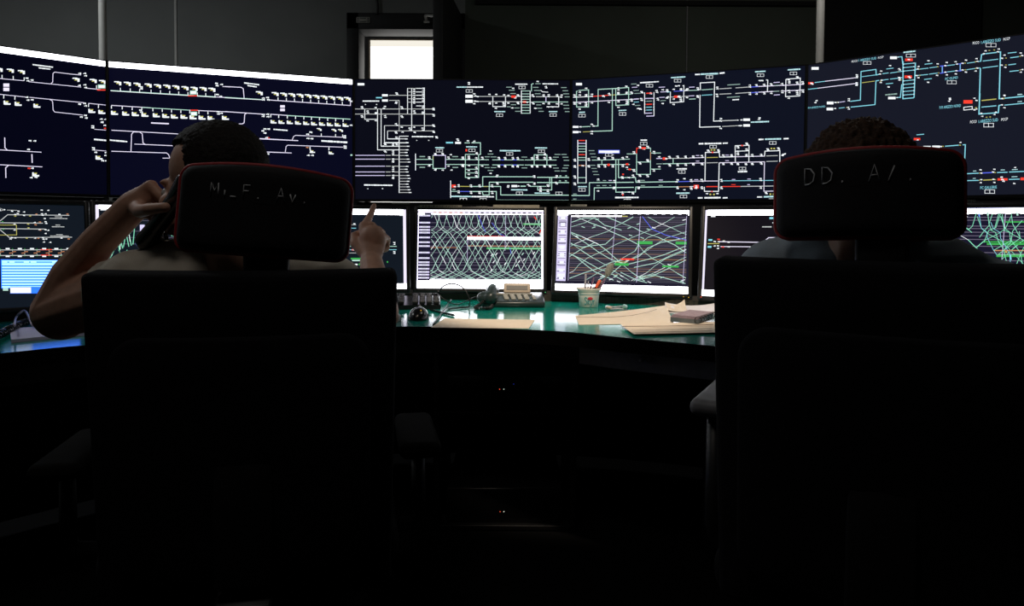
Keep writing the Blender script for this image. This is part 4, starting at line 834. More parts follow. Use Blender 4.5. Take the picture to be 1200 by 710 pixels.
# dense time table graph
def axis(s, u0, u1, rows):
    for v0, v1 in rows: s.r('k', u0, v0, u1, v1)
s = M4.F('UV').r('W', -5, -5, 1005, 1005)
s.r('L', 0, 8, 1000, 50).r('d', 6, 40, 104, 905).r('d', 104, 55, 985, 885)
for i in range(21): s.r('z' if i > 5 else 'o', 122 + i * 42, 26, 146 + i * 42, 42 if i % 2 else 36)
s.r('W', 122, 46, 470, 56).r('W', 6, 38, 52, 66)
for y in (105, 157, 188, 210, 230, 265, 300, 328, 375, 415, 445, 465, 492, 515, 535, 557):
    v = (y / 6.178 - 10.3) / 92 * 1000
    s.r('v', 10, v - 10, 98, v + 10).r('w', 26, v - 7, 82, v + 4).r('K', 34, v - 3, 74, v + 1)
    s.r('K', 104, v - 3, 985, v + 2)
for v in (88, 240, 400, 640): s.r('K', 104, v - 2, 985, v + 2)
s.r('o', 400, v * 0 + 455, 985, 463).r('o', 104, 480, 320, 486)
G4 = [(60, 0), (130, 14), (215, 16), (262, 34), (300, 40), (400, 46), (500, 40), (590, 34), (690, 30), (770, 26), (805, 34), (845, 52), (885, 52)]
s.graph(108, 60, 983, 885, G4, 52, 'm', rn, 4.2, jit=4)
s.r('W', 395, 345, 985, 380).r('r', 396, 332, 690, 340).r('G', 840, 166, 985, 186).r('m', 850, 172, 985, 178).r('G', 550, 478, 985, 500).r('m', 560, 486, 980, 492)
s.l('v', 4, (398, 380), (396, 660)).l('v', 4, (700, 60), (696, 520)).l('b', 6, (480, 62), (520, 220), (540, 280)).l('b', 5, (590, 160), (650, 300), (690, 330)).l('b', 6, (735, 480), (745, 560)).l('r', 10, (925, 80), (945, 120)).l('r', 9, (965, 300), (985, 240)).l('w', 9, (975, 320), (984, 270))
for k in range(26): x, y = rn.uniform(400, 970), rn.uniform(540, 870); s.l(rn.choice('wwmg'), 9, (x, y), (x + 14, y - 30))
s.r('v', 0, 60, 5, 1000).r('v', 995, 60, 1000, 1000)

s = M5.F('UV').r('W', -5, -5, 1005, 1005).r('d', 0, 60, 1000, 918)
s.r('W', 0, 8, 1000, 50)
for i in range(15): s.r('z', 108 + i * 60, 44, 146 + i * 60, 58)
s.r('v', 4, 62, 80, 885).r('y', 108, 68, 640 * 0.85, 80).r('d', 84, 40, 992, 66).r('W', 90, 20, 985, 46)
for i in range(15): s.r('z', 105 + i * 60, 40, 140 + i * 60, 56)
s.r('W', 110, 66, 500, 78)
v = 66
for i in range(60):
    h = rn.uniform(5, 9); c = rn.choice('vwKvLd'); s.r(c, 8 + rn.uniform(0, 8), v, 76 - rn.uniform(0, 6), v + h)
    if i % 7 < 3: s.r('w', 28, v, 62, v + 9)
    v += 13.6
    if v > 880: break
for i in range(42):
    v = 85 + i * 19.2
    s.r('k' if i % 3 else 'K', 108, v - 2.6, 985, v + 2.6)
for v, u0, u1 in ((355, 108, 985), (362, 500, 985), (470, 108, 985), (535, 108, 985), (596, 108, 985), (603, 600, 985), (715, 108, 985), (745, 108, 985), (788, 108, 500), (810, 600, 985)): s.r('O', u0, v - 3, u1, v + 3)
G5 = [(80, 0), (150, 75), (215, 110), (260, 40), (330, 120), (420, 95), (500, 60), (590, 95), (680, 100), (760, 70), (860, 120)]
s.graph(110, 80, 983, 870, G5, 215, 'm', rn, 4.6, jit=34)
for pts in ([(112, 150), (210, 95), (300, 100), (370, 185), (440, 215), (500, 245)], [(112, 290), (170, 350), (250, 430), (330, 520), (430, 610), (540, 660)], [(112, 420), (200, 460), (280, 440), (380, 420), (440, 330)], [(105, 580), (200, 480), (300, 400)], [(100, 540), (200, 610), (330, 720), (420, 770), (520, 860)], [(110, 850), (220, 780), (330, 720), (430, 640), (520, 610)],
            [(520, 640), (640, 560), (700, 460), (800, 390), (900, 360), (980, 330)], [(560, 660), (700, 600), (820, 540), (980, 430)], [(600, 700), (760, 640), (880, 540), (980, 470)], [(640, 810), (760, 780), (860, 700), (980, 600)], [(500, 760), (620, 850), (700, 880)], [(620, 855), (760, 790), (860, 830), (980, 880)]):
    s.l('m', 7, *pts)
for k in range(34): x, y = rn.uniform(130, 960), rn.choice((120, 200, 330, 640, 800, 840)) + rn.uniform(-30, 30); s.l(rn.choice('wmm'), 8, (x, y), (x + 26, y + rn.choice((-1, 1)) * 14))
s.r('G', 622, 378, 735, 415).r('G', 905, 380, 985, 412).r('G', 455, 650, 560, 680).r('y', 460, 632, 550, 640).r('G', 810, 668, 930, 690).r('r', 500, 590, 600, 612)
s.l('b', 7, (655, 75), (730, 230), (830, 300), (985, 360)).l('v', 4, (455, 80), (432, 620)).l('v', 5, (640, 75), (622, 880)).l('v', 4, (982, 70), (962, 885)).l('v', 4, (108, 75), (100, 880))

s = M6.F('UV').r('W', -5, -5, 1005, 62).r('L', -2, 0, 14, 1000).r('W', -5, 930, 1005, 1005)
s.F('M6').r('w', 112, 106, 145, 119).r('c', 535, 120, 900, 134).t('s', 482, 190, 552, 190, 11).l('y', 8, (88, 311), (172, 311)).l('L', 8, (165, 297), (485, 302), (530, 268), (1000, 264)).l('L', 7, (180, 332), (900, 338)).r('c', 94, 279, 122, 291).r('c', 88, 328, 116, 341)
s.m((168, 280), (198, 335), c='r', z=0.8).m((140, 296), (170, 297), (205, 291), (240, 301), (240, 334), (138, 327), (163, 327), (163, 345), (565, 160), (400, 334), z=0.7).m((205, 291), c='y', z=0.5)

s = M7.F('UV').r('W', -5, -5, 1005, 58).r('d', 12, 70, 985, 900).r('b', 0, -5, 1000, 4).r('W', 0, 4, 1000, 56)
for i in range(14): s.r('z', 30 + i * 70, 52, 76 + i * 70, 60)
for v in (90, 118, 175, 200, 235, 270, 305, 370, 430, 500, 560, 640, 700, 770, 830, 880): s.r('K', 14, v - 3, 985, v + 3)
s.graph(16, 80, 984, 890, [(80, 0), (200, 26), (250, 34), (310, 60), (400, 50), (520, 60), (640, 60), (760, 55), (890, 70)], 150, 't', rn, 3.8)
s.F('M7').r('G', 300, 374, 900, 383).r('G', 330, 388, 900, 405).r('G', 410, 482, 900, 505).r('G', 485, 208, 900, 219).r('m', 420, 484, 900, 487).r('o', 385, 446, 900, 456).l('v', 5, (487, 120), (455, 525))
for pts in ([(140, 240), (175, 280), (210, 248), (246, 128)], [(150, 252), (206, 302)], [(335, 128), (350, 240), (298, 300), (268, 342)], [(385, 124), (347, 230), (370, 285), (402, 300), (428, 380), (470, 440)], [(450, 124), (405, 260), (345, 285), (305, 385)], [(435, 124), (395, 268)], [(458, 150), (476, 285), (520, 300), (528, 370), (385, 450)], [(530, 124), (545, 230), (575, 285), (610, 350)], [(625, 200), (545, 290), (530, 380), (470, 450), (505, 590)], [(600, 290), (605, 350), (430, 480)], [(520, 350), (610, 470), (625, 560)], [(530, 610), (580, 560), (610, 480), (640, 420)]):
    s.l('t', 6, *pts)
s.l('b', 14, (262, 130), (268, 170)).l('c', 5, (262, 130), (284, 265), (330, 298), (334, 345), (382, 440), (415, 490)).l('c', 5, (362, 215), (385, 270), (440, 300), (445, 350), (520, 480), (530, 600)).l('c', 15, (524, 485), (530, 528)).l('m', 18, (335, 128), (340, 160)).l('m', 18, (580, 124), (586, 160)).l('y', 18, (480, 462), (500, 464))
for s in (M1, M2, M3, M4, M5, M6, M7): s.mb.build('screen', None, s.parent)
tape(M4, 492, 541.5, 242, 0.0105, 'label_strip', 'tape'); tape(M4, 578, 632, 242.2, 0.013, 'label_strip', 'tape', scrawl=False); bezel_text(M4, 'SAMSUNG', 558, 571, 242.4, 0.006)
tape(M5, 669, 688, 241, 0.007, 'label_strip', 'logo'); bezel_text(M5, 'SAMSUNG', 726, 740, 241.2, 0.0065); bezel_text(M7, 'SAMSUNG', 1118, 1143.5, 235.6, 0.007)
tape(M3, 459, 480, 238.8, 0.004, 'label_strip', 'tape', scrawl=False)
leds(M4, [(639, 342.6)], 'led_g'); leds(M5, [(801, 347.8), (807, 348.6)], 'led_y'); leds(M6, [(822, 348)], 'led_r')

# ---------------------------------------------------------------- things on the desk
p = dk(516.5, 362.6); kd = Vector((math.cos(R(7)), math.sin(R(7)), 0)); kh = Vector((-kd.y, kd.x, 0))
kb = thing('keyboard', 'black keyboard in front of the dark teal monitor, partly behind the chair back', 'keyboard', p - kd * 0.225)
ka = axes(kd, kh, Vector((0, 0, 1)))
def kp(u, v, z): return p - kd * (0.45 - u) + kh * v + Vector((0, 0, z))
sl = Matrix.Rotation(R(7), 3, 'X')
MB(Matrix.Translation(p - kd * 0.225) @ ka.to_4x4()).prism([(0, 0), (0.155, 0), (0.155, 0.036), (0, 0.017)], -0.225, 0.225, None, Matrix(((0, 0, 1, 0), (1, 0, 0, 0), (0, 1, 0, 0), (0, 0, 0, 1))), 0.003).build('keyboard_case', M['blkg'], kb)
for j in range(6):
    rw = 0.016 + j * 0.0245
    for i in range(17):
        u = 0.010 + i * 0.0258
        if i == 12 or (j == 0 and 4 <= i <= 8 and i != 6): continue
        big = j == 0 and i == 6
        MB().box(kp(u + 0.011, rw, 0.026 + j * 0.003), (0.120 if big else 0.0205, 0.018, 0.012), ka @ sl, 0.003).build('key', M['keycap'], kb)
p = dk(488, 376.5)
ms = thing('computer_mouse', 'black computer mouse in front of the black keyboard', 'mouse', p + Vector((0, 0.055, 0)))
c = p + Vector((0, 0.055, 0))
def half(mb, z):
    bmesh.ops.bisect_plane(mb.bm, geom=mb.bm.verts[:] + mb.bm.edges[:] + mb.bm.faces[:], plane_co=(0, 0, z), plane_no=(0, 0, 1), clear_inner=True)
    bmesh.ops.holes_fill(mb.bm, edges=mb.bm.edges); return mb
half(MB().ball(c + Vector((0, 0, 0.004)), (0.034, 0.058, 0.037), n=4), DESK + 0.001).build('mouse_shell', M['blkg'], ms)
MB().lathe([(0.009, -0.003), (0.010, 0), (0.009, 0.003)], c + Vector((0, 0.030, 0.033)), 16, Matrix.Rotation(PI / 2, 3, 'Y')).build('scroll_wheel', M['grey'], ms)
MB().ball(c + Vector((0.012, -0.034, 0.033)), 0.0018, n=1).build('mouse_light', E_['led_y'], ms)
cb = MB()
loop = [(505, 346, 2.70), (513.5, 343.5, 2.68), (518, 336.5, 2.66), (529, 332.2, 2.64), (541, 336, 2.63), (548, 345, 2.62), (550.3, 356, 2.62), (546, 363, 2.62), (536, 366.4, 2.60), (525, 367, 2.56)]
q = spline([at(*x) for x in loop], 8)
for v in q: v.z = max(v.z, DESK + 0.0045)
cb.tube(q, 0.0028, 6)
q = spline([at(528.8, 351.5, 2.70), at(523, 359, 2.60), dk(516, 369, 0.745), dk(507.5, 380.5, 0.743)], 6)
for v in q: v.z = max(v.z, DESK + 0.003)
cb.tube(q, 0.0026, 6)
q = spline([at(513, 340, 2.69), at(516, 347, 2.68), at(526, 354, 2.66), at(536, 356.5, 2.64), at(546, 353, 2.66), at(558, 347.5, 2.69)], 6)
cb.tube(q, 0.0024, 6)
single(cb, 'cable', M['blk'], 'thin black cable standing in a loop between keyboard and telephone', 'cable', dk(528, 362))
single(MB().tube([dk(504, 363, DESK + 0.004), dk(515, 365.5, DESK + 0.0045), dk(531, 369.2, DESK + 0.0045), dk(533.2, 370, DESK + 0.003)], [0.003, 0.0042, 0.0042, 0.001], 10), 'pen', M['blkg'], 'black pen on the desk beside the computer mouse', 'pen', dk(518, 366))

# telephone
p = dk(603, 360.5); tz = p.z
ph = thing('telephone', 'dark desk telephone with tilted beige display, in front of the middle monitor', 'telephone', p + Vector((-0.005, 0.08, 0)))
X0, X1, Y0 = -0.125, 0.115, 0.0
prof = [(0, 0), (0.165, 0), (0.165, 0.040), (0.15, 0.044), (0.0, 0.023), (-0.006, 0.018)]
MB(Matrix.Translation(p)).prism(prof, X0, X1, None, Matrix(((0, 0, 1, 0), (1, 0, 0, 0), (0, 1, 0, 0), (0, 0, 0, 1))), 0.007, True).build('phone_body', M['phone'], ph)
def tp(u, v, z=0.0): return p + Vector((u, v, 0.0235 + v * 0.14 + z))
tr_ = Matrix.Rotation(R(8), 3, 'X')
lt = Matrix.Rotation(R(-62), 3, 'X'); lr = Matrix.Rotation(R(18), 3, 'X')
dc = tp(0.010, 0.138, 0.018)
sc_ = MB().box(dc, (0.106, 0.016, 0.040), Matrix.Rotation(R(-22), 3, 'X'), 0.004).build('display_housing', M['beige'], ph)
MB().box(dc + Vector((0, -0.0078, 0.003)), (0.084, 0.002, 0.018), Matrix.Rotation(R(-22), 3, 'X')).build('display', M['lcd'], sc_)
for i, u in enumerate((-0.030, -0.004, 0.022, 0.048)):
    for j in range(4):
        MB().box(tp(u + j * -0.002, 0.030 + j * 0.020, 0.003), (0.018, 0.012, 0.007), tr_, 0.002).build('button', M['key'], ph)
for j in range(3): MB().box(tp(0.076 - j * 0.002, 0.032 + j * 0.020, 0.003), (0.012, 0.012, 0.006), tr_, 0.002).build('button', M['key'], ph)
MB().box(tp(-0.005, 0.112, 0.002), (0.15, 0.010, 0.005), tr_, 0.001).build('key_strip', M['key'], ph)
hs = MB(); hx = p + Vector((-0.088, 0, 0))
hs.chain([(hx + Vector((-0.002, -0.008, 0.042)), 0.021), (hx + Vector((0.002, 0.03, 0.060)), 0.021), (hx + Vector((0.002, 0.09, 0.064)), 0.019), (hx + Vector((0.0, 0.15, 0.056)), 0.022)])
hs.ball(hx + Vector((-0.004, -0.004, 0.038)), (0.028, 0.026, 0.024)).ball(hx + Vector((0, 0.15, 0.052)), (0.028, 0.028, 0.024)).ball(hx + Vector((-0.026, 0.012, 0.036)), (0.03, 0.03, 0.024))
remeshed(hs, 0.003, 4).build('handset', M['phone'], ph)
co = MB(); q = spline([hx + Vector((-0.022, -0.012, 0.03)), hx + Vector((-0.045, -0.03, 0.012)), hx + Vector((-0.055, -0.085, 0.0085)), hx + Vector((-0.02, -0.10, 0.0085)), hx + Vector((0.0, -0.075, 0.0085)), hx + Vector((0.005, -0.02, 0.01))], 24)
hel = []
for i, v in enumerate(q):
    d = (q[min(i + 1, len(q) - 1)] - q[max(i - 1, 0)]).normalized(); sd = d.cross(Vector((0, 0, 1))).normalized(); a = i * 1.3
    hel.append(v + sd * 0.006 * math.cos(a) + d.cross(sd) * 0.006 * math.sin(a))
co.tube(hel, 0.0022, 5).build('coiled_cord', M['blk'], ph)

def sheet(name, mat, label, cat, corners, lift=None, n=8, th=0.0006, group=None, parent=None):   # a sheet of paper between four desk points, corners may curl up
    a, b, c, d = [dk(*q) for q in corners]; lift = lift or (0, 0, 0, 0)
    mb = MB(); t = bmesh.new(); g = []
    for i in range(n + 1):
        row = []
        for j in range(n + 1):
            u, v = i / n, j / n
            p_ = a * (1 - u) * (1 - v) + b * u * (1 - v) + c * u * v + d * (1 - u) * v
            z = lift[0] * ((1 - u) * (1 - v)) ** 2 + lift[1] * (u * (1 - v)) ** 2 + lift[2] * (u * v) ** 2 + lift[3] * ((1 - u) * v) ** 2
            row.append(t.verts.new(p_ + Vector((0, 0, 0.0005 + z))))
        g.append(row)
    for i in range(n):
        for j in range(n): t.faces.new((g[i][j], g[i + 1][j], g[i + 1][j + 1], g[i][j + 1]))
    bmesh.ops.recalc_face_normals(t, faces=t.faces)
    bmesh.ops.solidify(t, geom=t.faces[:], thickness=-th)
    bmesh.ops.recalc_face_normals(t, faces=t.faces)
    mb._merge(t, Matrix.Identity(4), None, False)
    if parent: return mb.build(name, M[mat], parent)
    return single(mb, name, M[mat], label, cat, (a + b + c + d) / 4, group)
sheet('paper_sheet', 'paper', 'flat cream sheet at the desk edge in front of the telephone', 'paper', [(505, 384), (619.5, 385.3), (627, 375), (521, 373.3)])
def fold(o_mat, lines, z=0.003):
    k = MB()
    for pts in lines: k.tube([dk(x, y, DESK + zz) for x, y, zz in pts], 0.0009, 4)
    return k
s1 = thing('paper_sheet', 'large curled cream sheet with a fold line, to the right of the pen cup', 'paper', dk(740, 374))
# its far right corner curls up off the desk
cn = [dk(674, 370.3), dk(678.5, 380.8), dk(789.4, 379.3), dk(779.8, 359.4)]
sheet('sheet', 'paper', None, None, [(678.5, 380.8), (789.4, 379.3), (781, 361), (674, 370.3)], (0, 0.002, 0.010, 0.001), 10, parent=s1)
fold('ink', [[(676, 371.3, 0.004), (718, 371.4, 0.004), (740, 369.6, 0.006), (758, 366, 0.009), (769.5, 362.4, 0.011)]]).build('fold_line', M['ink'], s1)
s2 = sheet('paper_sheet', 'paper', 'cream sheet nearest the desk edge on the right, pleated at its back', 'paper', [(742.7, 394.2), (845, 391.5), (838, 379), (726, 382.2)], (0.001, 0, 0, 0.004), 8)
s2.location.z += 0.0045
k = MB()
for yy in (384.2, 386.8, 389.6): k.tube([dk(735 + (yy - 384) * 1.6, yy, DESK + 0.0064), dk(835, yy - 2.2, DESK + 0.0064)], 0.0005, 4)
k.tube([dk(728, 382.3, DESK + 0.009), dk(780, 382.0, DESK + 0.0068), dk(836, 380.2, DESK + 0.0068)], 0.0013, 4).build('print_line', M['ink'], s2)
s3 = thing('paper_stack', 'loose white papers under the notebook at the right chair', 'paper', dk(805, 362))
sheet('sheet', 'paperw', None, None, [(780.5, 366.5), (842, 370), (842, 363), (779, 361)], (0, 0, 0.028, 0.022), 8, parent=s3)
sheet('sheet', 'paper', None, None, [(783, 366), (806, 367), (802, 362), (780, 361.5)], (0.008, 0.008, 0.036, 0.024), 8, parent=s3)
nb = thing('notebook', 'dark spiral notebook with fanned lilac pages, at the left edge of right chair', 'notebook', dk(806, 377))
a, b, c_, d_ = dk(785.5, 374.5, DESK + 0.012), dk(818, 377.5, DESK + 0.012), dk(836, 371.5, DESK + 0.012), dk(806, 368.5, DESK + 0.012)
def slab(pts, z0, z1): return MB().prism([(v.x, v.y) for v in pts], z0, z1)
slab((a, b, c_, d_), DESK + 0.006, DESK + 0.020).build('cover', M['cover'], nb)
for i in range(5):
    e = 0.0016 * i
    MB().prism([(v.x + e * 1.2, v.y + e) for v in (a, b, c_, d_)], 0, 0.0011, None, Matrix.Translation((0, 0, DESK + 0.0205 + i * 0.0022)) @ Matrix.Translation(a) @ Matrix.Rotation(R(-1.2 * i), 4, 'Y') @ Matrix.Translation(-a - Vector((0, 0, -a.z))) if False else Matrix.Translation((0, 0, DESK + 0.0203 + i * 0.0016))).build('page', M['page'], nb)
sp = MB()
for i in range(7):
    v = b * (1 - i / 6) + c_ * (i / 6); ring = [v + Vector((0.011 * math.cos(x), 0, 0.011 * math.sin(x) + 0.006)) for x in [2 * PI * q / 12 for q in range(12)]]
    sp.tube(ring, 0.0012, 5, True)
sp.build('spiral_binding', M['blkg'], nb)

# cup of pens
p = dk(691, 360.6) + Vector((0, 0.034, 0))
cup = thing('pen_cup', 'white yoghurt cup with teal lettering holding pens, in front of the loose graph monitor', 'cup', p)
HC = 0.073
MB().lathe([(0.033, 0), (0.0355, 0.002), (0.040, 0.052), (0.041, 0.060), (0.0485, HC - 0.004), (0.0490, HC), (0.0465, HC), (0.0385, 0.058), (0.034, 0.004), (0.001, 0.004)], p, 40).build('cup_body', M['cup'], cup)
def onc(ang, z): rr = 0.0357 + (z - 0.002) * 0.09 + 0.0007; return p + Vector((rr * math.sin(ang), -rr * math.cos(ang), z))
lt_ = MB()
def stroke(pts, r=0.0011): lt_.tube(spline([onc((u - 0.5) * 1.5, z) for u, z in pts], 5), r, 5)
stroke([(0.32, 0.036), (0.24, 0.040), (0.17, 0.034), (0.25, 0.027), (0.31, 0.020), (0.22, 0.012), (0.14, 0.016)], 0.0016)      # S
stroke([(0.38, 0.040), (0.37, 0.012)], 0.0014); stroke([(0.48, 0.029), (0.39, 0.020), (0.49, 0.012)], 0.0014)                 # k
stroke([(0.53, 0.028), (0.56, 0.014), (0.62, 0.014)], 0.0013); stroke([(0.68, 0.029), (0.63, 0.012), (0.55, 0.005), (0.50, 0.007)], 0.0014)   # y
stroke([(0.73, 0.028), (0.74, 0.012)], 0.0013); stroke([(0.735, 0.021), (0.78, 0.027), (0.84, 0.026)], 0.0013)                # r
lt_.build('lettering', M['cupink'], cup)
rd = MB(); q_ = onc(0.03, 0.035); rd.ball(q_, (0.010, 0.0016, 0.006)); rd.build('red_badge', M['cupred'], cup)
MB().tube([onc(x, 0.050) for x in [R(g) for g in range(-80, 81, 10)]], 0.0007, 5).build('trim_line', M['cupink'], cup)
def stick(name, mat, label, cat, tip, z_t, rad, foot, group='pens in the cup', extra=None):
    top = at(tip[0], tip[1], p.y + z_t); bot = p + Vector((foot[0], foot[1], 0.006))
    mb = MB(); d = (top - bot)
    mb.tube([bot, bot + d * 0.06, bot + d * 0.96, top], [rad * 0.5, rad, rad, rad * 0.6], 12)
    return single(mb, name, M[mat], label, cat, bot, group), bot, top
stick('pen', 'clear', 'clear pen standing upright at the left rim of the cup', 'pen', (686.5, 321), 0.01, 0.0040, (-0.016, 0.008))
stick('pen', 'clear', 'short thin pale pen in the cup, beside the upright clear pen', 'pen', (689.5, 329.5), -0.012, 0.0024, (-0.008, -0.012))
o_, b_, t_ = stick('pen', 'purple', 'thin purple pen with pale clip in the middle of the cup', 'pen', (696, 325), 0.012, 0.0030, (-0.012, 0.010))
o_, b_, t_ = stick('marker', 'orange', 'orange marker with black grip leaning right in the cup', 'marker', (703.5, 328), -0.006, 0.0062, (-0.014, -0.010))
MB().tube([b_, b_ + (t_ - b_) * 0.70], [0.0064, 0.0066], 12).build('black_grip', M['blk'], o_)
stick('pen', 'grey', 'grey pen leaning right beside the orange marker', 'pen', (706, 329), 0.002, 0.0044, (-0.004, -0.004))
o_, b_, t_ = stick('pen', 'purple', 'dark purple pen under the brush at the right rim of the cup', 'pen', (709, 327), 0.0, 0.0036, (0.006, 0.002))
o_, b_, t_ = stick('brush', 'grey', 'grey brush with oval head sticking highest out of the cup', 'brush', (711.5, 322), 0.006, 0.0036, (0.008, 0.008))
dd = (at(715, 311, p.y + 0.006) - t_); qr = Vector((0, 0, 1)).rotation_difference(dd.normalized()).to_matrix()
MB().ball(t_ + dd * 0.5, (0.013, 0.008, dd.length * 0.75), qr).build('brush_head', M['bristle'], o_)
MB().ball(t_ + dd * 0.55 + Vector((0.008, 0.004, 0)), (0.009, 0.006, dd.length * 0.7), qr).build('brush_bristles', M['tape'], o_)
ring = MB(); c0 = dk(722, 362.3)
ring.tube([c0 + Vector((0.038 * math.cos(a), 0.05 * math.sin(a), 0.005 + 0.003 * math.sin(3 * a))) for a in [2 * PI * i / 28 for i in range(28)]], 0.0036, 6, True, M['clear'])
ring.tube([c0 + Vector((0.038 * math.cos(a), 0.05 * math.sin(a), 0.009)) for a in [R(g) for g in range(200, 240, 8)]], 0.0062, 6, False, M['beige'])
ring.tube([c0 + Vector((0.037 * math.cos(a), 0.05 * math.sin(a), 0.010)) for a in [R(g) for g in range(-60, 30, 8)]], 0.0062, 6, False, M['green'])
single(ring, 'wire_band', None, 'small looped band, pale and green, on the desk right of the pen cup', 'band', c0)

# left end of the desk
a, b, c_, d_ = dk(13, 402), dk(100, 393.5), dk(100, 383), dk(15, 388)
st = thing('paper_stack', 'lilac grey pile of papers under the raised elbow at the left', 'paper', (a + b + c_ + d_) / 4)
for i in range(4):
    rt = Matrix.Translation(a) @ Matrix.Rotation(R((i - 1) * 0.8), 4, 'Z') @ Matrix.Translation(-a)
    MB(rt).prism([(v.x, v.y) for v in (a, b, c_, d_)], DESK + 0.0004 + i * 0.0022, DESK + 0.0022 + i * 0.0022).build('sheet', M['paperl'], st)
q = [dk(x, y, DESK + 0.0142) for x, y in ((-22, 404), (-8, 396), (3, 390), (12, 385.5), (21, 381), (32, 377))]
q = spline(q, 26); hel = []
for i, v in enumerate(q):
    d = (q[min(i + 1, len(q) - 1)] - q[max(i - 1, 0)]).normalized(); sd = d.cross(Vector((0, 0, 1))).normalized(); a_ = i * 0.95
    hel.append(v + sd * 0.0095 * math.cos(a_) + d.cross(sd) * 0.0095 * math.sin(a_))
single(MB().tube(hel, 0.0034, 6), 'coiled_cable', M['blkg'], 'black coiled telephone cable on the desk at the left photo edge', 'cord', dk(4, 389))
single(MB().tube(spline([dk(17, 382, DESK + 0.036), at(18.5, 373, 2.08), at(23, 367, 2.09), at(30, 365, 2.10), dk(38, 382, DESK + 0.016)], 6), 0.003, 6), 'cable', M['lilac'], 'thin lilac cable arching over the black coiled cable', 'cable', dk(22, 377))
a = dk(466.8, 377.8)
np_ = thing('note_pad', 'small white note pad beside the computer mouse, cut by the chair back', 'note pad', a + Vector((-0.05, 0.03, 0)))
MB().box(a + Vector((-0.052, 0.032, 0.008)), (0.10, 0.064, 0.015), Matrix.Rotation(R(-3), 3, 'Z'), 0.001).build('sheets', M['paperw'], np_)
MB().box(a + Vector((-0.052, 0.032, 0.0006)), (0.102, 0.066, 0.0012), Matrix.Rotation(R(-3), 3, 'Z')).build('backing_card', M['cover'], np_)

# computers in the dark under the desk
rk = thing('equipment_rack', 'black equipment rack in the dark under the desk', 'rack', (-0.02, 2.62, 0))
for sx in (-1, 1): MB().box((-0.02 + sx * 0.235, 2.62, 0.315), (0.02, 0.46, 0.63), None, 0.003).build('side_panel', M['blk'], rk)
for z in (0.012, 0.405, 0.622): MB().box((-0.02, 2.62, z), (0.448, 0.46, 0.018), None, 0.002).build('shelf', M['blk'], rk)
for z0, zl, lab, pts in ((0.0225, 599.5, 'black computer on the bottom rack shelf with two tiny lights', ((586, 'r'), (590.5, 'w'))), (0.4155, 456, 'black computer on the upper rack shelf with tiny red, white and blue lights', ((585.5, 'r'), (590.5, 'w'), (602, 'b')))):
    pc = thing('computer', lab, 'computer', (-0.02, 2.62, z0), 'computers under the desk')
    MB().box((-0.02, 2.62, z0 + 0.06), (0.40, 0.40, 0.12), None, 0.004).build('case', M['blk'], pc)
    MB().box((-0.02, 2.415, z0 + 0.06), (0.40, 0.01, 0.12), None, 0.003).build('front_panel', M['blkg'], pc)
    for px, kk in pts:
        v = at(px, zl - (6 if kk == 'b' else 0), 2.408)
        MB().ball(v, 0.0016 if kk != 'b' else 0.0013, n=1).build('indicator_light', E_['led_' + kk], pc)

# ---------------------------------------------------------------- operator chairs
def rrect(w_, h_, r, n=6, bow=0.0):
    out = []
    for cx, cy, a0 in ((1, 1, 0), (-1, 1, 90), (-1, -1, 180), (1, -1, 270)):
        for i in range(n + 1):
            a = R(a0 + 90 * i / n); out.append((cx * (w_ / 2 - r) + r * math.cos(a), cy * (h_ / 2 - r) + r * math.sin(a)))
    return out
def pad(mb, w_, h_, d_, r, xf, bow=0.0, top=0.0, taper=0.0, edge=0.012):
    # upholstered pad standing in the x-z plane, depth along y, bowed about the vertical axis
    t = bmesh.new(); base = rrect(w_, h_, r, 8)
    big = []
    for i in range(len(base)):
        x0, y0 = base[i]; x1, y1 = base[(i + 1) % len(base)]; n = max(1, int(math.hypot(x1 - x0, y1 - y0) / 0.02))
        for k in range(n): big.append((x0 + (x1 - x0) * k / n, y0 + (y1 - y0) * k / n))
    def co(x, z, y):
        z2 = z + (top * (1 - (2 * x / w_) ** 2) if z > 0 else 0)
        return Vector((x * (1 - taper * (0.5 - z / h_)), y + bow * (2 * x / w_) ** 2, z2))
    rings = []
    for s_, y in ((1 - 2 * edge / h_, -d_ / 2), (1 - edge * 0.6 / h_, -d_ / 2 + edge * 0.3), (1, -d_ / 2 + edge), (1, d_ / 2 - edge), (1 - edge * 0.6 / h_, d_ / 2 - edge * 0.3), (1 - 2 * edge / h_, d_ / 2)):
        sx = 1 - (1 - s_) * h_ / w_
        rings.append([t.verts.new(co(x * sx, z * s_, y)) for x, z in big])
    for a, b in zip(rings, rings[1:]):
        for i in range(len(big)): t.faces.new((a[i], a[(i + 1) % len(big)], b[(i + 1) % len(big)], b[i]))
    for rg in (rings[0], rings[-1]):        # close the faces with shrinking rings so that they stay smooth
        prev = rg; first = [v.co.copy() for v in rg]
        for f in (0.75, 0.5, 0.25):
            cur = []
            for v in first:
                x, z = v.x * f, v.z * f; yy = v.y - bow * (2 * v.x / w_) ** 2 + bow * (2 * x / w_) ** 2
                cur.append(t.verts.new((x, yy, z)))
            for i in range(len(big)): t.faces.new((prev[i], prev[(i + 1) % len(big)], cur[(i + 1) % len(big)], cur[i]))
            prev = cur
        t.faces.new(prev)
    bmesh.ops.recalc_face_normals(t, faces=t.faces)
    mb._merge(t, xf, None, True)
    edge_path = [co(x, z, 0) for x, z in big]
    return edge_path
def handwriting(glyphs, conv, name, parent, r=0.0011):
    for strokes in glyphs:
        k = MB()
        for pts in strokes: k.tube([conv(u, v) for u, v in pts], r, 5)
        k.build(name, M['thread'], parent)
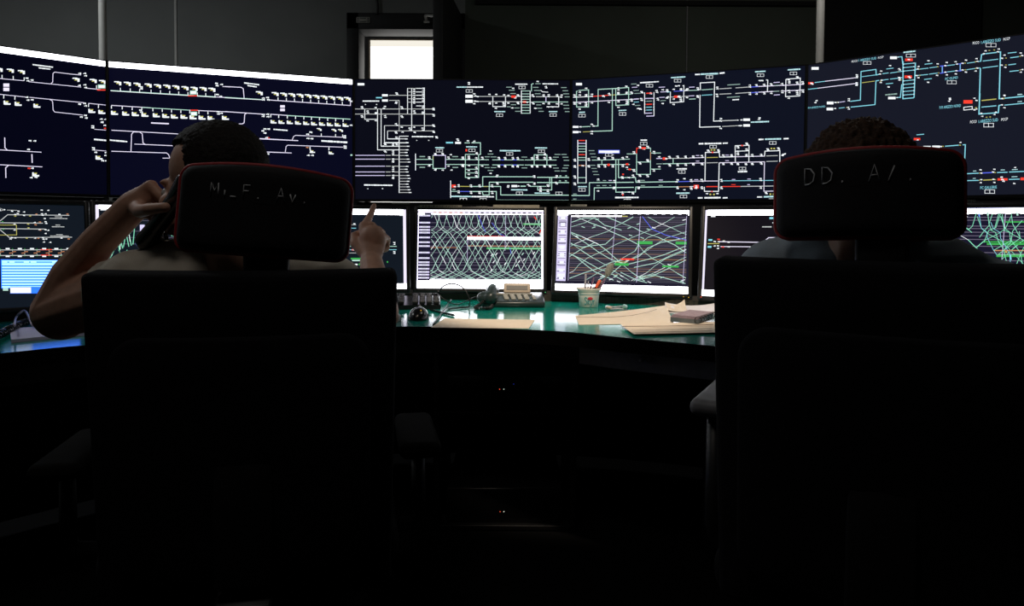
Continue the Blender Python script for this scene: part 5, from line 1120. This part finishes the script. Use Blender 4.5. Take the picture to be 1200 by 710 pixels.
GLY = dict(D=[[(0, 0), (0, 1), (.35, .95), (.62, .62), (.55, .2), (.3, .02), (0, 0)]], A=[[(0, 0), (.3, 1), (.62, 0)], [(.1, .38), (.5, .38)]], M=[[(0, 0), (.02, 1), (.3, .4), (.58, 1), (.62, 0)]],
           i=[[(.1, 0), (.1, .5)]], F=[[(0, 0), (0, 1), (.5, 1)], [(0, .55), (.4, .55)]], v=[[(0, .6), (.2, 0), (.45, .6)]])
GLY['.'] = [[(.1, 0), (.16, .08), (.1, .1)]]; GLY['_'] = [[(0, .06), (.45, .04)]]; GLY['/'] = [[(0, 0), (.35, .9)]]
def spell(s_, x0, z0, h_, adv):
    out = []; x = x0
    for ch in s_:
        if ch != ' ':
            out.append([[(x + u * h_ * 0.9, z0 + v * h_) for u, v in st_] for st_ in GLY[ch]])
        x += adv * h_ * (0.55 if ch in '.i' else 1)
    return out
def chair(label, cx, cy, rotz, zb, head, words, arm):
    t = thing('office_chair', label, 'chair', (cx, cy, 0), 'operators\' chairs')
    X = Matrix.Translation((cx, cy, 0)) @ Matrix.Rotation(rotz, 4, 'Z')
    hz, hh, hy, hx, roll, hw = head
    lean = Matrix.Rotation(R(4), 4, 'X')
    b_ = MB(); pad(b_, 0.490, 0.56, 0.07, 0.012, X @ Matrix.Translation((0, -0.265, zb - 0.28)) @ lean, bow=0.03, taper=0.04, edge=0.012); b_.build('backrest', M['fab'], t)
    sh = MB(); pad(sh, 0.40, 0.40, 0.02, 0.05, X @ Matrix.Translation((0, -0.312, zb - 0.30)) @ lean, bow=0.02, edge=0.006); sh.build('back_shell', M['fab'], t)
    hxf = X @ Matrix.Translation((hx, hy, hz)) @ Matrix.Rotation(roll, 4, 'Y') @ Matrix.Rotation(R(-3), 4, 'X')
    h_ = MB(); ep = pad(h_, hw, hh, 0.075, 0.020, hxf, bow=0.035, top=0.010, taper=0.0, edge=0.014); hd = h_.build('headrest', M['fabh'], t)
    for off, nm in ((-0.018, 'red_piping'), (0.018, 'red_piping')):
        pp_ = MB(); pp_.tube([hxf @ (v * 1.006 + Vector((0, off, 0))) for v in ep], 0.0045, 8, True); pp_.build(nm, M['red'], hd)
    def conv(u, v): return hxf @ Vector((u, -0.0378 + 0.035 * (2 * u / hw) ** 2, v))
    handwriting(words, conv, 'handwritten_letter', hd, 0.0013)
    MB(X).box((hx * 0.6 + 0.012, hy - 0.005, (zb + hz) / 2 - 0.05), (0.075, 0.03, hz - zb + 0.12), None, 0.008).build('headrest_post', M['blk'], t)
    MB(X).box((0, 0.0, 0.475), (0.50, 0.49, 0.085), None, 0.035, 4).build('seat', M['fab'], t)
    MB(X).box((0, -0.02, 0.415), (0.26, 0.30, 0.045), None, 0.012).box((0, -0.24, 0.46), (0.09, 0.20, 0.03), Matrix.Rotation(R(18), 3, 'X'), 0.006).box((0, -0.315, 0.60), (0.09, 0.02, 0.26), Matrix.Rotation(R(-4), 3, 'X'), 0.006).build('seat_mechanism', M['blk'], t)
    MB(X).tube([(0, 0, 0.10), (0, 0, 0.25)], 0.032, 20).tube([(0, 0, 0.25), (0, 0, 0.40)], 0.018, 20).build('gas_lift', M['blkg'], t)
    for i in range(5):
        a = R(90 + 72 * i + 10); dx, dy = math.cos(a), math.sin(a)
        lg = MB(X).tube([(0, 0, 0.115), (dx * 0.12, dy * 0.12, 0.112), (dx * 0.31, dy * 0.31, 0.080)], [0.032, 0.024, 0.017], 12).build('leg', M['blk'], t)
        cs = MB(X); ax = Matrix.Rotation(a + 0.4, 3, 'Z') @ Matrix.Rotation(PI / 2, 3, 'Y')
        for sgn in (-1, 1): cs.lathe([(0.022, -0.008), (0.028, -0.005), (0.028, 0.005), (0.022, 0.008)], Vector((dx * 0.31, dy * 0.31, 0.0285)) + (ax @ Vector((0, 0, sgn * 0.014))), 18, ax)
        cs.tube([(dx * 0.31, dy * 0.31, 0.03), (dx * 0.31, dy * 0.31, 0.078)], 0.007, 8); cs.build('caster', M['blkg'], lg)
    for sgn, (aw, ay, az, mt) in zip((-1, 1), arm):
        ar = MB(X)
        ar.tube([(sgn * 0.22, -0.03, 0.42), (sgn * (aw - 0.01), -0.03, 0.43), (sgn * aw, -0.03, 0.47), (sgn * aw, -0.03, az - 0.02)], [0.014, 0.016, 0.016, 0.014], 10).build('armrest_post', M['blk'], t)
        MB(X).box((sgn * aw, ay, az), (0.085, 0.25, 0.034), None, 0.016, 4).build('armrest', M[mt], t)
    return t
wl_ = spell('Mi_F. Av.', -0.085, 0.022, 0.022, 0.95)
wr_ = spell('DD. A/.', -0.085, 0.020, 0.026, 1.0)
chair('black office chair of the person in beige, faint letters on its red piped headrest', -0.493, 1.425, R(12), 0.972, (1.067, 0.140, -0.215, 0.022, R(4.5), 0.282), wl_, [(0.36, 0.02, 0.60, 'arm'), (0.30, 0.02, 0.60, 'arm')])
chair('black office chair of the curly haired person, turned right, pale letters on headrest', 0.668, 1.255, R(-28), 1.000, (1.098, 0.126, -0.175, -0.034, R(-1), 0.266), wr_, [(0.292, 0.06, 0.70, 'grey'), (0.32, 0.06, 0.66, 'arm')])

# ---------------------------------------------------------------- people
def head_parts(mb, X, s=1.0):
    q = X.to_3x3(); rt = q.normalized()
    def e(c, r): mb.ball(X @ (Vector(c) * s), tuple(v * s for v in r), rt, 4)
    e((0, -0.015, 0.030), (0.076, 0.095, 0.085)); e((0, 0.035, -0.030), (0.060, 0.062, 0.080)); e((0, 0.052, -0.078), (0.042, 0.042, 0.032))
    e((0, 0.098, -0.022), (0.011, 0.014, 0.026)); e((0, 0.106, -0.036), (0.016, 0.014, 0.010)); e((0, 0.080, 0.010), (0.048, 0.018, 0.010))
    e((0, 0.090, -0.060), (0.023, 0.010, 0.005)); e((0, 0.089, -0.069), (0.021, 0.010, 0.006)); e((0, 0.083, -0.092), (0.018, 0.016, 0.013))
    for sg in (-1, 1):
        e((sg * 0.040, 0.066, -0.035), (0.025, 0.024, 0.024)); e((sg * 0.078, -0.008, -0.012), (0.010, 0.020, 0.030)); e((sg * 0.083, -0.014, 0.002), (0.009, 0.018, 0.017))
    mb.cap(X @ (Vector((0, -0.02, -0.06)) * s), X @ (Vector((0, -0.045, -0.20)) * s), 0.054 * s, 0.062 * s)
def hair_mesh(X, s, thr, amp, freq, grow, seed):
    t = bmesh.new(); bmesh.ops.create_icosphere(t, subdivisions=6, radius=1)
    r = Vector((0.080 + grow, 0.099 + grow, 0.089 + grow)); kill = []
    for v in t.verts:
        n = v.co.copy(); p = Vector((n.x * r.x, n.y * r.y, n.z * r.z)) + Vector((0, -0.018, 0.032))
        line = thr(p); nv = noise.noise(n * 3 + Vector((seed, 0, 0))) * 0.006
        if p.z < line + nv: kill.append(v)
        d = noise.noise(n * freq + Vector((seed, seed, 0))) * amp + noise.noise(n * freq * 2.7 + Vector((0, seed, 0))) * amp * 0.6
        v.co = (p + n * (d + 0.002)) * s
    bmesh.ops.delete(t, geom=kill, context='VERTS')
    bmesh.ops.recalc_face_normals(t, faces=t.faces)
    bmesh.ops.solidify(t, geom=t.faces[:], thickness=0.010)
    mb = MB(); mb._merge(t, X, None, True); return mb
def eyes(X, s, parent):
    for sg in (-1, 1):
        e = MB().ball(X @ (Vector((sg * 0.031, 0.0815, -0.012)) * s), 0.0115 * s, None, 3).build('eye', M['eye'], parent)
        MB().ball(X @ (Vector((sg * 0.031, 0.0905, -0.012)) * s), 0.0048 * s, None, 2).build('iris', M['hair'], e)
def finger(mb, pts, r0, r1):
    n = len(pts) - 1
    for i in range(n): mb.cap(pts[i], pts[i + 1], r0 + (r1 - r0) * i / n, r0 + (r1 - r0) * (i + 1) / n, 12)
def V_(*a): return Vector(a)
def cutoff(mb, co, no):                       # trim a garment where it ends: cuff or hem, left open
    bmesh.ops.bisect_plane(mb.bm, geom=mb.bm.verts[:] + mb.bm.edges[:] + mb.bm.faces[:], plane_co=co, plane_no=no, clear_outer=True); return mb
def torso(mb, pel, chest, rv, nb, sL, sR, g, belly=0.0):
    mid = (pel + chest) / 2; fw = V_(-rv.y, rv.x, 0)
    for sg in (-1, 1):
        mb.chain([(pel + rv * sg * 0.085, 0.118 + g), (mid + rv * sg * 0.080 + fw * belly * 0.5, 0.112 + g + belly * 0.3), (chest + rv * sg * 0.090, 0.112 + g), (chest + rv * sg * 0.085 + V_(0, 0, 0.05), 0.090 + g)])
    for s_, sg in ((sL, -1), (sR, 1)):
        mb.chain([(nb + rv * sg * 0.035 - V_(0, 0, 0.015), 0.052 + g), (nb * 0.45 + s_ * 0.55 + V_(0, 0, 0.012), 0.056 + g), (s_, 0.060 + g)])
        mb.cap(chest + rv * sg * 0.06, s_, 0.095 + g, 0.066 + g)
def leg(mb, hip, knee, ank, g):
    mb.chain([(hip, 0.088 + g), (hip * 0.5 + knee * 0.5, 0.076 + g), (knee, 0.056 + g), (knee * 0.62 + ank * 0.38 - (knee - hip).normalized() * 0.015, 0.054 + g), (ank, 0.036 + g)])
def shoe(ank, fwd, parent):
    f = fwd.normalized(); c = V_(ank.x, ank.y, 0)
    rt = axes(V_(f.y, -f.x, 0), f, V_(0, 0, 1)); mb = MB()
    mb.ball(c + V_(0, 0, 0.05) - f * 0.01, (0.040, 0.055, 0.05), rt).ball(c + f * 0.08 + V_(0, 0, 0.038), (0.042, 0.10, 0.036), rt).ball(c + f * 0.14 + V_(0, 0, 0.030), (0.042, 0.055, 0.028), rt)
    mb.cap(ank + V_(0, 0, 0.0), c + V_(0, 0, 0.05), 0.042, 0.042)
    half(remeshed(mb, 0.005, 3), 0.004).build('shoe', M['shoe'], parent)
    MB().prism([(x * 0.042, 0.06 + y * 0.135) for x, y in [(math.cos(2 * PI * i / 24), math.sin(2 * PI * i / 24)) for i in range(24)]], 0.001, 0.010, None, Matrix.Translation(c) @ rt.to_4x4()).build('sole', M['blk'], parent)

# --- the man on the phone
man = thing('person', 'person in beige t-shirt holding a handset to the ear and pointing at a monitor', 'person', (-0.50, 1.38, 0))
pel, chest = V_(-0.51, 1.385, 0.645), V_(-0.545, 1.385, 0.860)
rv = V_(math.cos(R(8)), math.sin(R(8)), 0)
nb = V_(-0.565, 1.39, 0.985); sL, sR = V_(-0.735, 1.385, 0.925), V_(-0.362, 1.40, 0.915)
eL, wL = V_(-0.965, 1.50, 0.860), V_(-0.750, 1.402, 1.085)
eR, wR = V_(-0.316, 1.69, 0.835), V_(-0.376, 1.885, 0.950)
hX = Matrix.Translation((-0.584, 1.375, 1.128)) @ Matrix.Rotation(R(76), 4, 'Z') @ Matrix.Rotation(R(-6), 4, 'X')
HS = 0.96
bd = MB()
torso(bd, pel, chest, rv, nb, sL, sR, 0)
head_parts(bd, hX, HS)
bd.chain([(sL, 0.060), (sL * 0.4 + eL * 0.6, 0.060), (eL, 0.054), (V_(-0.916, 1.470, 0.940), 0.042), (V_(-0.842, 1.435, 1.011), 0.034), (wL, 0.030)])
bd.ball(eL + V_(0, 0.01, -0.004), 0.057)
bd.chain([(sR, 0.058), (sR * 0.5 + eR * 0.5, 0.054), (eR, 0.046), (eR * 0.72 + wR * 0.28, 0.044), (eR * 0.35 + wR * 0.65, 0.036), (wR, 0.031)])
# left hand closed around the handset
pc = [V_(-0.702, 1.375, 1.122), V_(-0.708, 1.395, 1.107), V_(-0.716, 1.405, 1.089), V_(-0.724, 1.408, 1.071)]
for k in pc: bd.cap(wL + (k - wL) * 0.1, k, 0.024, 0.0135)
bd.cap(wL, V_(-0.714, 1.392, 1.102), 0.030, 0.028)
hA, hB = V_(-0.586, 1.266, 1.116), V_(-0.700, 1.360, 1.022)     # handset ends: ear, mouth
hd_ = (hA - hB).normalized()
for k, (f, sc) in zip(pc, ((0.50, 1.0), (0.37, 1.05), (0.24, 0.98), (0.12, 0.82))):
    on_h = hB + (hA - hB) * f
    finger(bd, [k, k * 0.45 + on_h * 0.55 + V_(-0.002, 0.026 * sc, 0.003), on_h + V_(0.018, 0.030, 0.002), on_h + V_(0.034, 0.006, 0.0)], 0.0115 * sc, 0.0085 * sc)
finger(bd, [V_(-0.738, 1.386, 1.082), V_(-0.700, 1.330, 1.073), V_(-0.664, 1.290, 1.076), V_(-0.620, 1.264, 1.079)], 0.0155, 0.0095)
# right hand, pointing
kn = [V_(-0.409, 1.948, 1.046), V_(-0.389, 1.955, 1.045), V_(-0.371, 1.953, 1.033), V_(-0.357, 1.946, 1.016)]
for k in kn: bd.cap(wR + (k - wR) * 0.12, k, 0.024, 0.0145)
bd.ball((kn[0] + kn[3] + wR) / 3 + V_(0, 0, 0.006), (0.036, 0.030, 0.040))
finger(bd, [kn[0], V_(-0.403, 1.985, 1.067), V_(-0.400, 2.010, 1.086), V_(-0.3965, 2.030, 1.1045)], 0.0120, 0.0080)
for k, dx in zip(kn[1:], (0.002, 0.004, 0.005)):
    finger(bd, [k, k + V_(dx, 0.036, -0.006), k + V_(dx - 0.002, 0.036, -0.032), k + V_(-0.006, 0.014, -0.038)], 0.0125, 0.0095)
finger(bd, [wR + V_(-0.022, 0.02, 0.022), V_(-0.428, 1.925, 0.998), V_(-0.437, 1.950, 1.018), V_(-0.418, 1.980, 1.030)], 0.0165, 0.0100)
for hp_, kn_, an_ in ((V_(-0.60, 1.40, 0.602), V_(-0.76, 1.78, 0.590), V_(-0.84, 1.86, 0.10)), (V_(-0.42, 1.42, 0.602), V_(-0.40, 1.82, 0.590), V_(-0.40, 1.86, 0.10))):
    leg(bd, hp_, kn_, an_, -0.008); bd.cap(an_, V_(an_.x, an_.y, 0.055), 0.032, 0.034)
body = remeshed(bd, 0.0038, 3).build('body', M['skin'], man)
eyes(hX, HS, body)
hair_mesh(hX, HS, lambda p: 0.084 if p.y > 0.004 else (max(-0.03, 0.084 - (0.004 - p.y) * 6.0) if p.y > -0.04 else -0.06), 0.0022, 16, 0.003, 2.0).build('hair', M['hair'], man)
st = MB(); torso(st, pel - V_(0, 0, 0.03), chest, rv, nb - V_(0, 0, 0.02), sL, sR, 0.011, 0.03)
st.chain([(sL, 0.069), (sL * 0.25 + eL * 0.75, 0.074), (eL, 0.07)]); st.chain([(sR, 0.066), (sR * 0.4 + eR * 0.6, 0.066), (eR, 0.06)])
st = remeshed(st, 0.0065, 4)
dL, dR = (eL - sL).normalized(), (eR - sR).normalized()
for d_, s_, f in ((dL, sL, 0.075), (dR, sR, 0.10)): 
    co = s_ + d_ * f
    g = [v for v in st.bm.verts if (v.co - co).dot(d_) > 0 and (v.co - s_).dot(d_) > 0.02 and (v.co - (s_ + d_ * (v.co - s_).dot(d_))).length < 0.10]
    bmesh.ops.delete(st.bm, geom=g, context='VERTS')
for v in st.bm.verts:
    v.co += v.co.normalized() * 0 + V_(0, 1, 0) * (noise.noise(v.co * 14) * 0.004) + V_(0, 0, 1) * noise.noise(v.co * 9 + V_(4, 0, 0)) * 0.004
st.build('shirt', M['shirt'], man)
tr_ = MB()
for hp_, kn_, an_ in ((V_(-0.60, 1.40, 0.602), V_(-0.76, 1.78, 0.590), V_(-0.84, 1.86, 0.10)), (V_(-0.42, 1.42, 0.602), V_(-0.40, 1.82, 0.590), V_(-0.40, 1.86, 0.10))):
    leg(tr_, hp_, kn_, an_, 0.004)
for sg in (-1, 1): tr_.chain([(pel + rv * sg * 0.085 - V_(0, 0, 0.005), 0.126), (pel + rv * sg * 0.085 + V_(0, 0, 0.05), 0.122)])
remeshed(tr_, 0.008, 4).build('trousers', M['denim'], man)
for an_, f in ((V_(-0.84, 1.86, 0.10), V_(-0.35, 1, 0)), (V_(-0.40, 1.86, 0.10), V_(0.05, 1, 0))): shoe(an_, f, man)
# the handset he holds
hs = thing('phone_handset', 'black telephone handset held to the ear of the person in beige', 'handset', hB)
mbh = MB().chain([(hB - hd_ * 0.010, 0.021), (hB + hd_ * 0.04, 0.017), (hA - hd_ * 0.04, 0.017), (hA + hd_ * 0.010, 0.021)])
inw = V_(0.55, 0.80, 0.05).normalized()
mbh.ball(hB - hd_ * 0.008 + inw * 0.010, 0.024).ball(hA + hd_ * 0.008 + inw * 0.008, 0.024)
remeshed(mbh, 0.003, 3).build('handset_shell', M['blkg'], hs)
qz = Vector((0, 0, 1)).rotation_difference(inw).to_matrix()
for c_ in (hB - hd_ * 0.008 + inw * 0.030, hA + hd_ * 0.008 + inw * 0.028): MB().lathe([(0.018, 0), (0.017, 0.004), (0.001, 0.005)], c_, 20, qz).build('speaker_grille', M['blk'], hs)

# --- the curly haired person
per = thing('person', 'person with bushy dark brown hair and blue grey shirt seated in the right chair', 'person', (0.655, 1.24, 0))
fw = V_(math.sin(R(28)), math.cos(R(28)), 0); rv = V_(fw.y, -fw.x, 0)
pel = V_(0.648, 1.225, 0.645); chest = V_(0.640, 1.23, 0.885); nb = V_(0.632, 1.245, 1.035)
sL, sR = chest - rv * 0.165 + V_(0, 0, 0.070), chest + rv * 0.160 + V_(0, 0, 0.040)
eL, wL = sL + V_(0.035, 0.20, -0.19), V_(0.60, 1.80, 0.785)
eR, wR = sR + V_(0.10, 0.17, -0.17), V_(1.03, 1.56, 0.785)
hX = Matrix.Translation((0.618, 1.262, 1.098)) @ Matrix.Rotation(R(-22), 4, 'Z') @ Matrix.Rotation(R(-8), 4, 'X')
bd = MB(); torso(bd, pel, chest, rv, nb, sL, sR, 0); head_parts(bd, hX, 1.05)
for s_, e_, w_ in ((sL, eL, wL), (sR, eR, wR)):
    bd.chain([(s_, 0.056), (s_ * 0.5 + e_ * 0.5, 0.050), (e_, 0.043), (e_ * 0.72 + w_ * 0.28, 0.042), (e_ * 0.3 + w_ * 0.7, 0.032), (w_, 0.028)])
    f = (w_ - e_); f.z = 0; f.normalize(); sd = V_(f.y, -f.x, 0); sg = 1 if s_ is sR else -1
    for i, L_ in enumerate((0.082, 0.092, 0.086, 0.068)):
        k = w_ + f * (0.088 - abs(i - 1.2) * 0.006) + sd * sg * (-0.028 + i * 0.019) + V_(0, 0, -0.002)
        bd.cap(w_ + (k - w_) * 0.12, k, 0.022, 0.0135)
        finger(bd, [k, k + f * L_ * 0.45 + V_(0, 0, 0.004), k + f * L_ * 0.78 + V_(0, 0, -0.006), k + f * L_ * 0.98 + V_(0, 0, -0.020)], 0.0105, 0.0080)
    b_ = w_ + f * 0.025 - sd * sg * 0.022
    finger(bd, [b_, b_ + f * 0.030 - sd * sg * 0.026, b_ + f * 0.060 - sd * sg * 0.034 + V_(0, 0, -0.008), b_ + f * 0.084 - sd * sg * 0.034 + V_(0, 0, -0.014)], 0.0145, 0.0095)
LG = [(pel - rv * 0.09 - V_(0, 0, 0.012), pel - rv * 0.11 + fw * 0.43 - V_(0, 0, 0.02), pel - rv * 0.10 + fw * 0.47 + V_(0, 0, -0.485)), (pel + rv * 0.09 - V_(0, 0, 0.012), pel + rv * 0.13 + fw * 0.42 - V_(0, 0, 0.02), pel + rv * 0.14 + fw * 0.45 + V_(0, 0, -0.485))]
for h_, k_, a_ in LG: leg(bd, h_, k_, a_, -0.008); bd.cap(a_, V_(a_.x, a_.y, 0.055), 0.032, 0.034)
body = remeshed(bd, 0.0042, 3).build('body', M['skin2'], per); eyes(hX, 1.05, body)
hair_mesh(hX, 1.05, lambda p: 0.045 + (p.y - 0.02) * 0.5 if p.y > 0.0 else -0.085, 0.0075, 11, 0.010, 5.0).build('hair', M['hair2'], per)
st = MB(); torso(st, pel - V_(0, 0, 0.03), chest, rv, nb - V_(0, 0, 0.03), sL, sR, 0.012, 0.02)
for s_, e_, w_ in ((sL, eL, wL), (sR, eR, wR)): st.chain([(s_, 0.069), (s_ * 0.5 + e_ * 0.5, 0.064), (e_, 0.056), (e_ * 0.72 + w_ * 0.28, 0.053), (e_ * 0.2 + w_ * 0.8, 0.040)])
st = remeshed(st, 0.0065, 4)
for v in st.bm.verts: v.co += V_(0, 1, 0) * (noise.noise(v.co * 14) * 0.004) + V_(0, 0, 1) * noise.noise(v.co * 9) * 0.004
st.build('shirt', M['shirt2'], per)
tr_ = MB()
for h_, k_, a_ in LG: leg(tr_, h_, k_, a_, 0.004)
for sg in (-1, 1): tr_.chain([(pel + rv * sg * 0.085 - V_(0, 0, 0.005), 0.126), (pel + rv * sg * 0.085 + V_(0, 0, 0.05), 0.122)])
remeshed(tr_, 0.008, 4).build('trousers', M['denim'], per)
for h_, k_, a_ in LG: shoe(a_, fw, per)
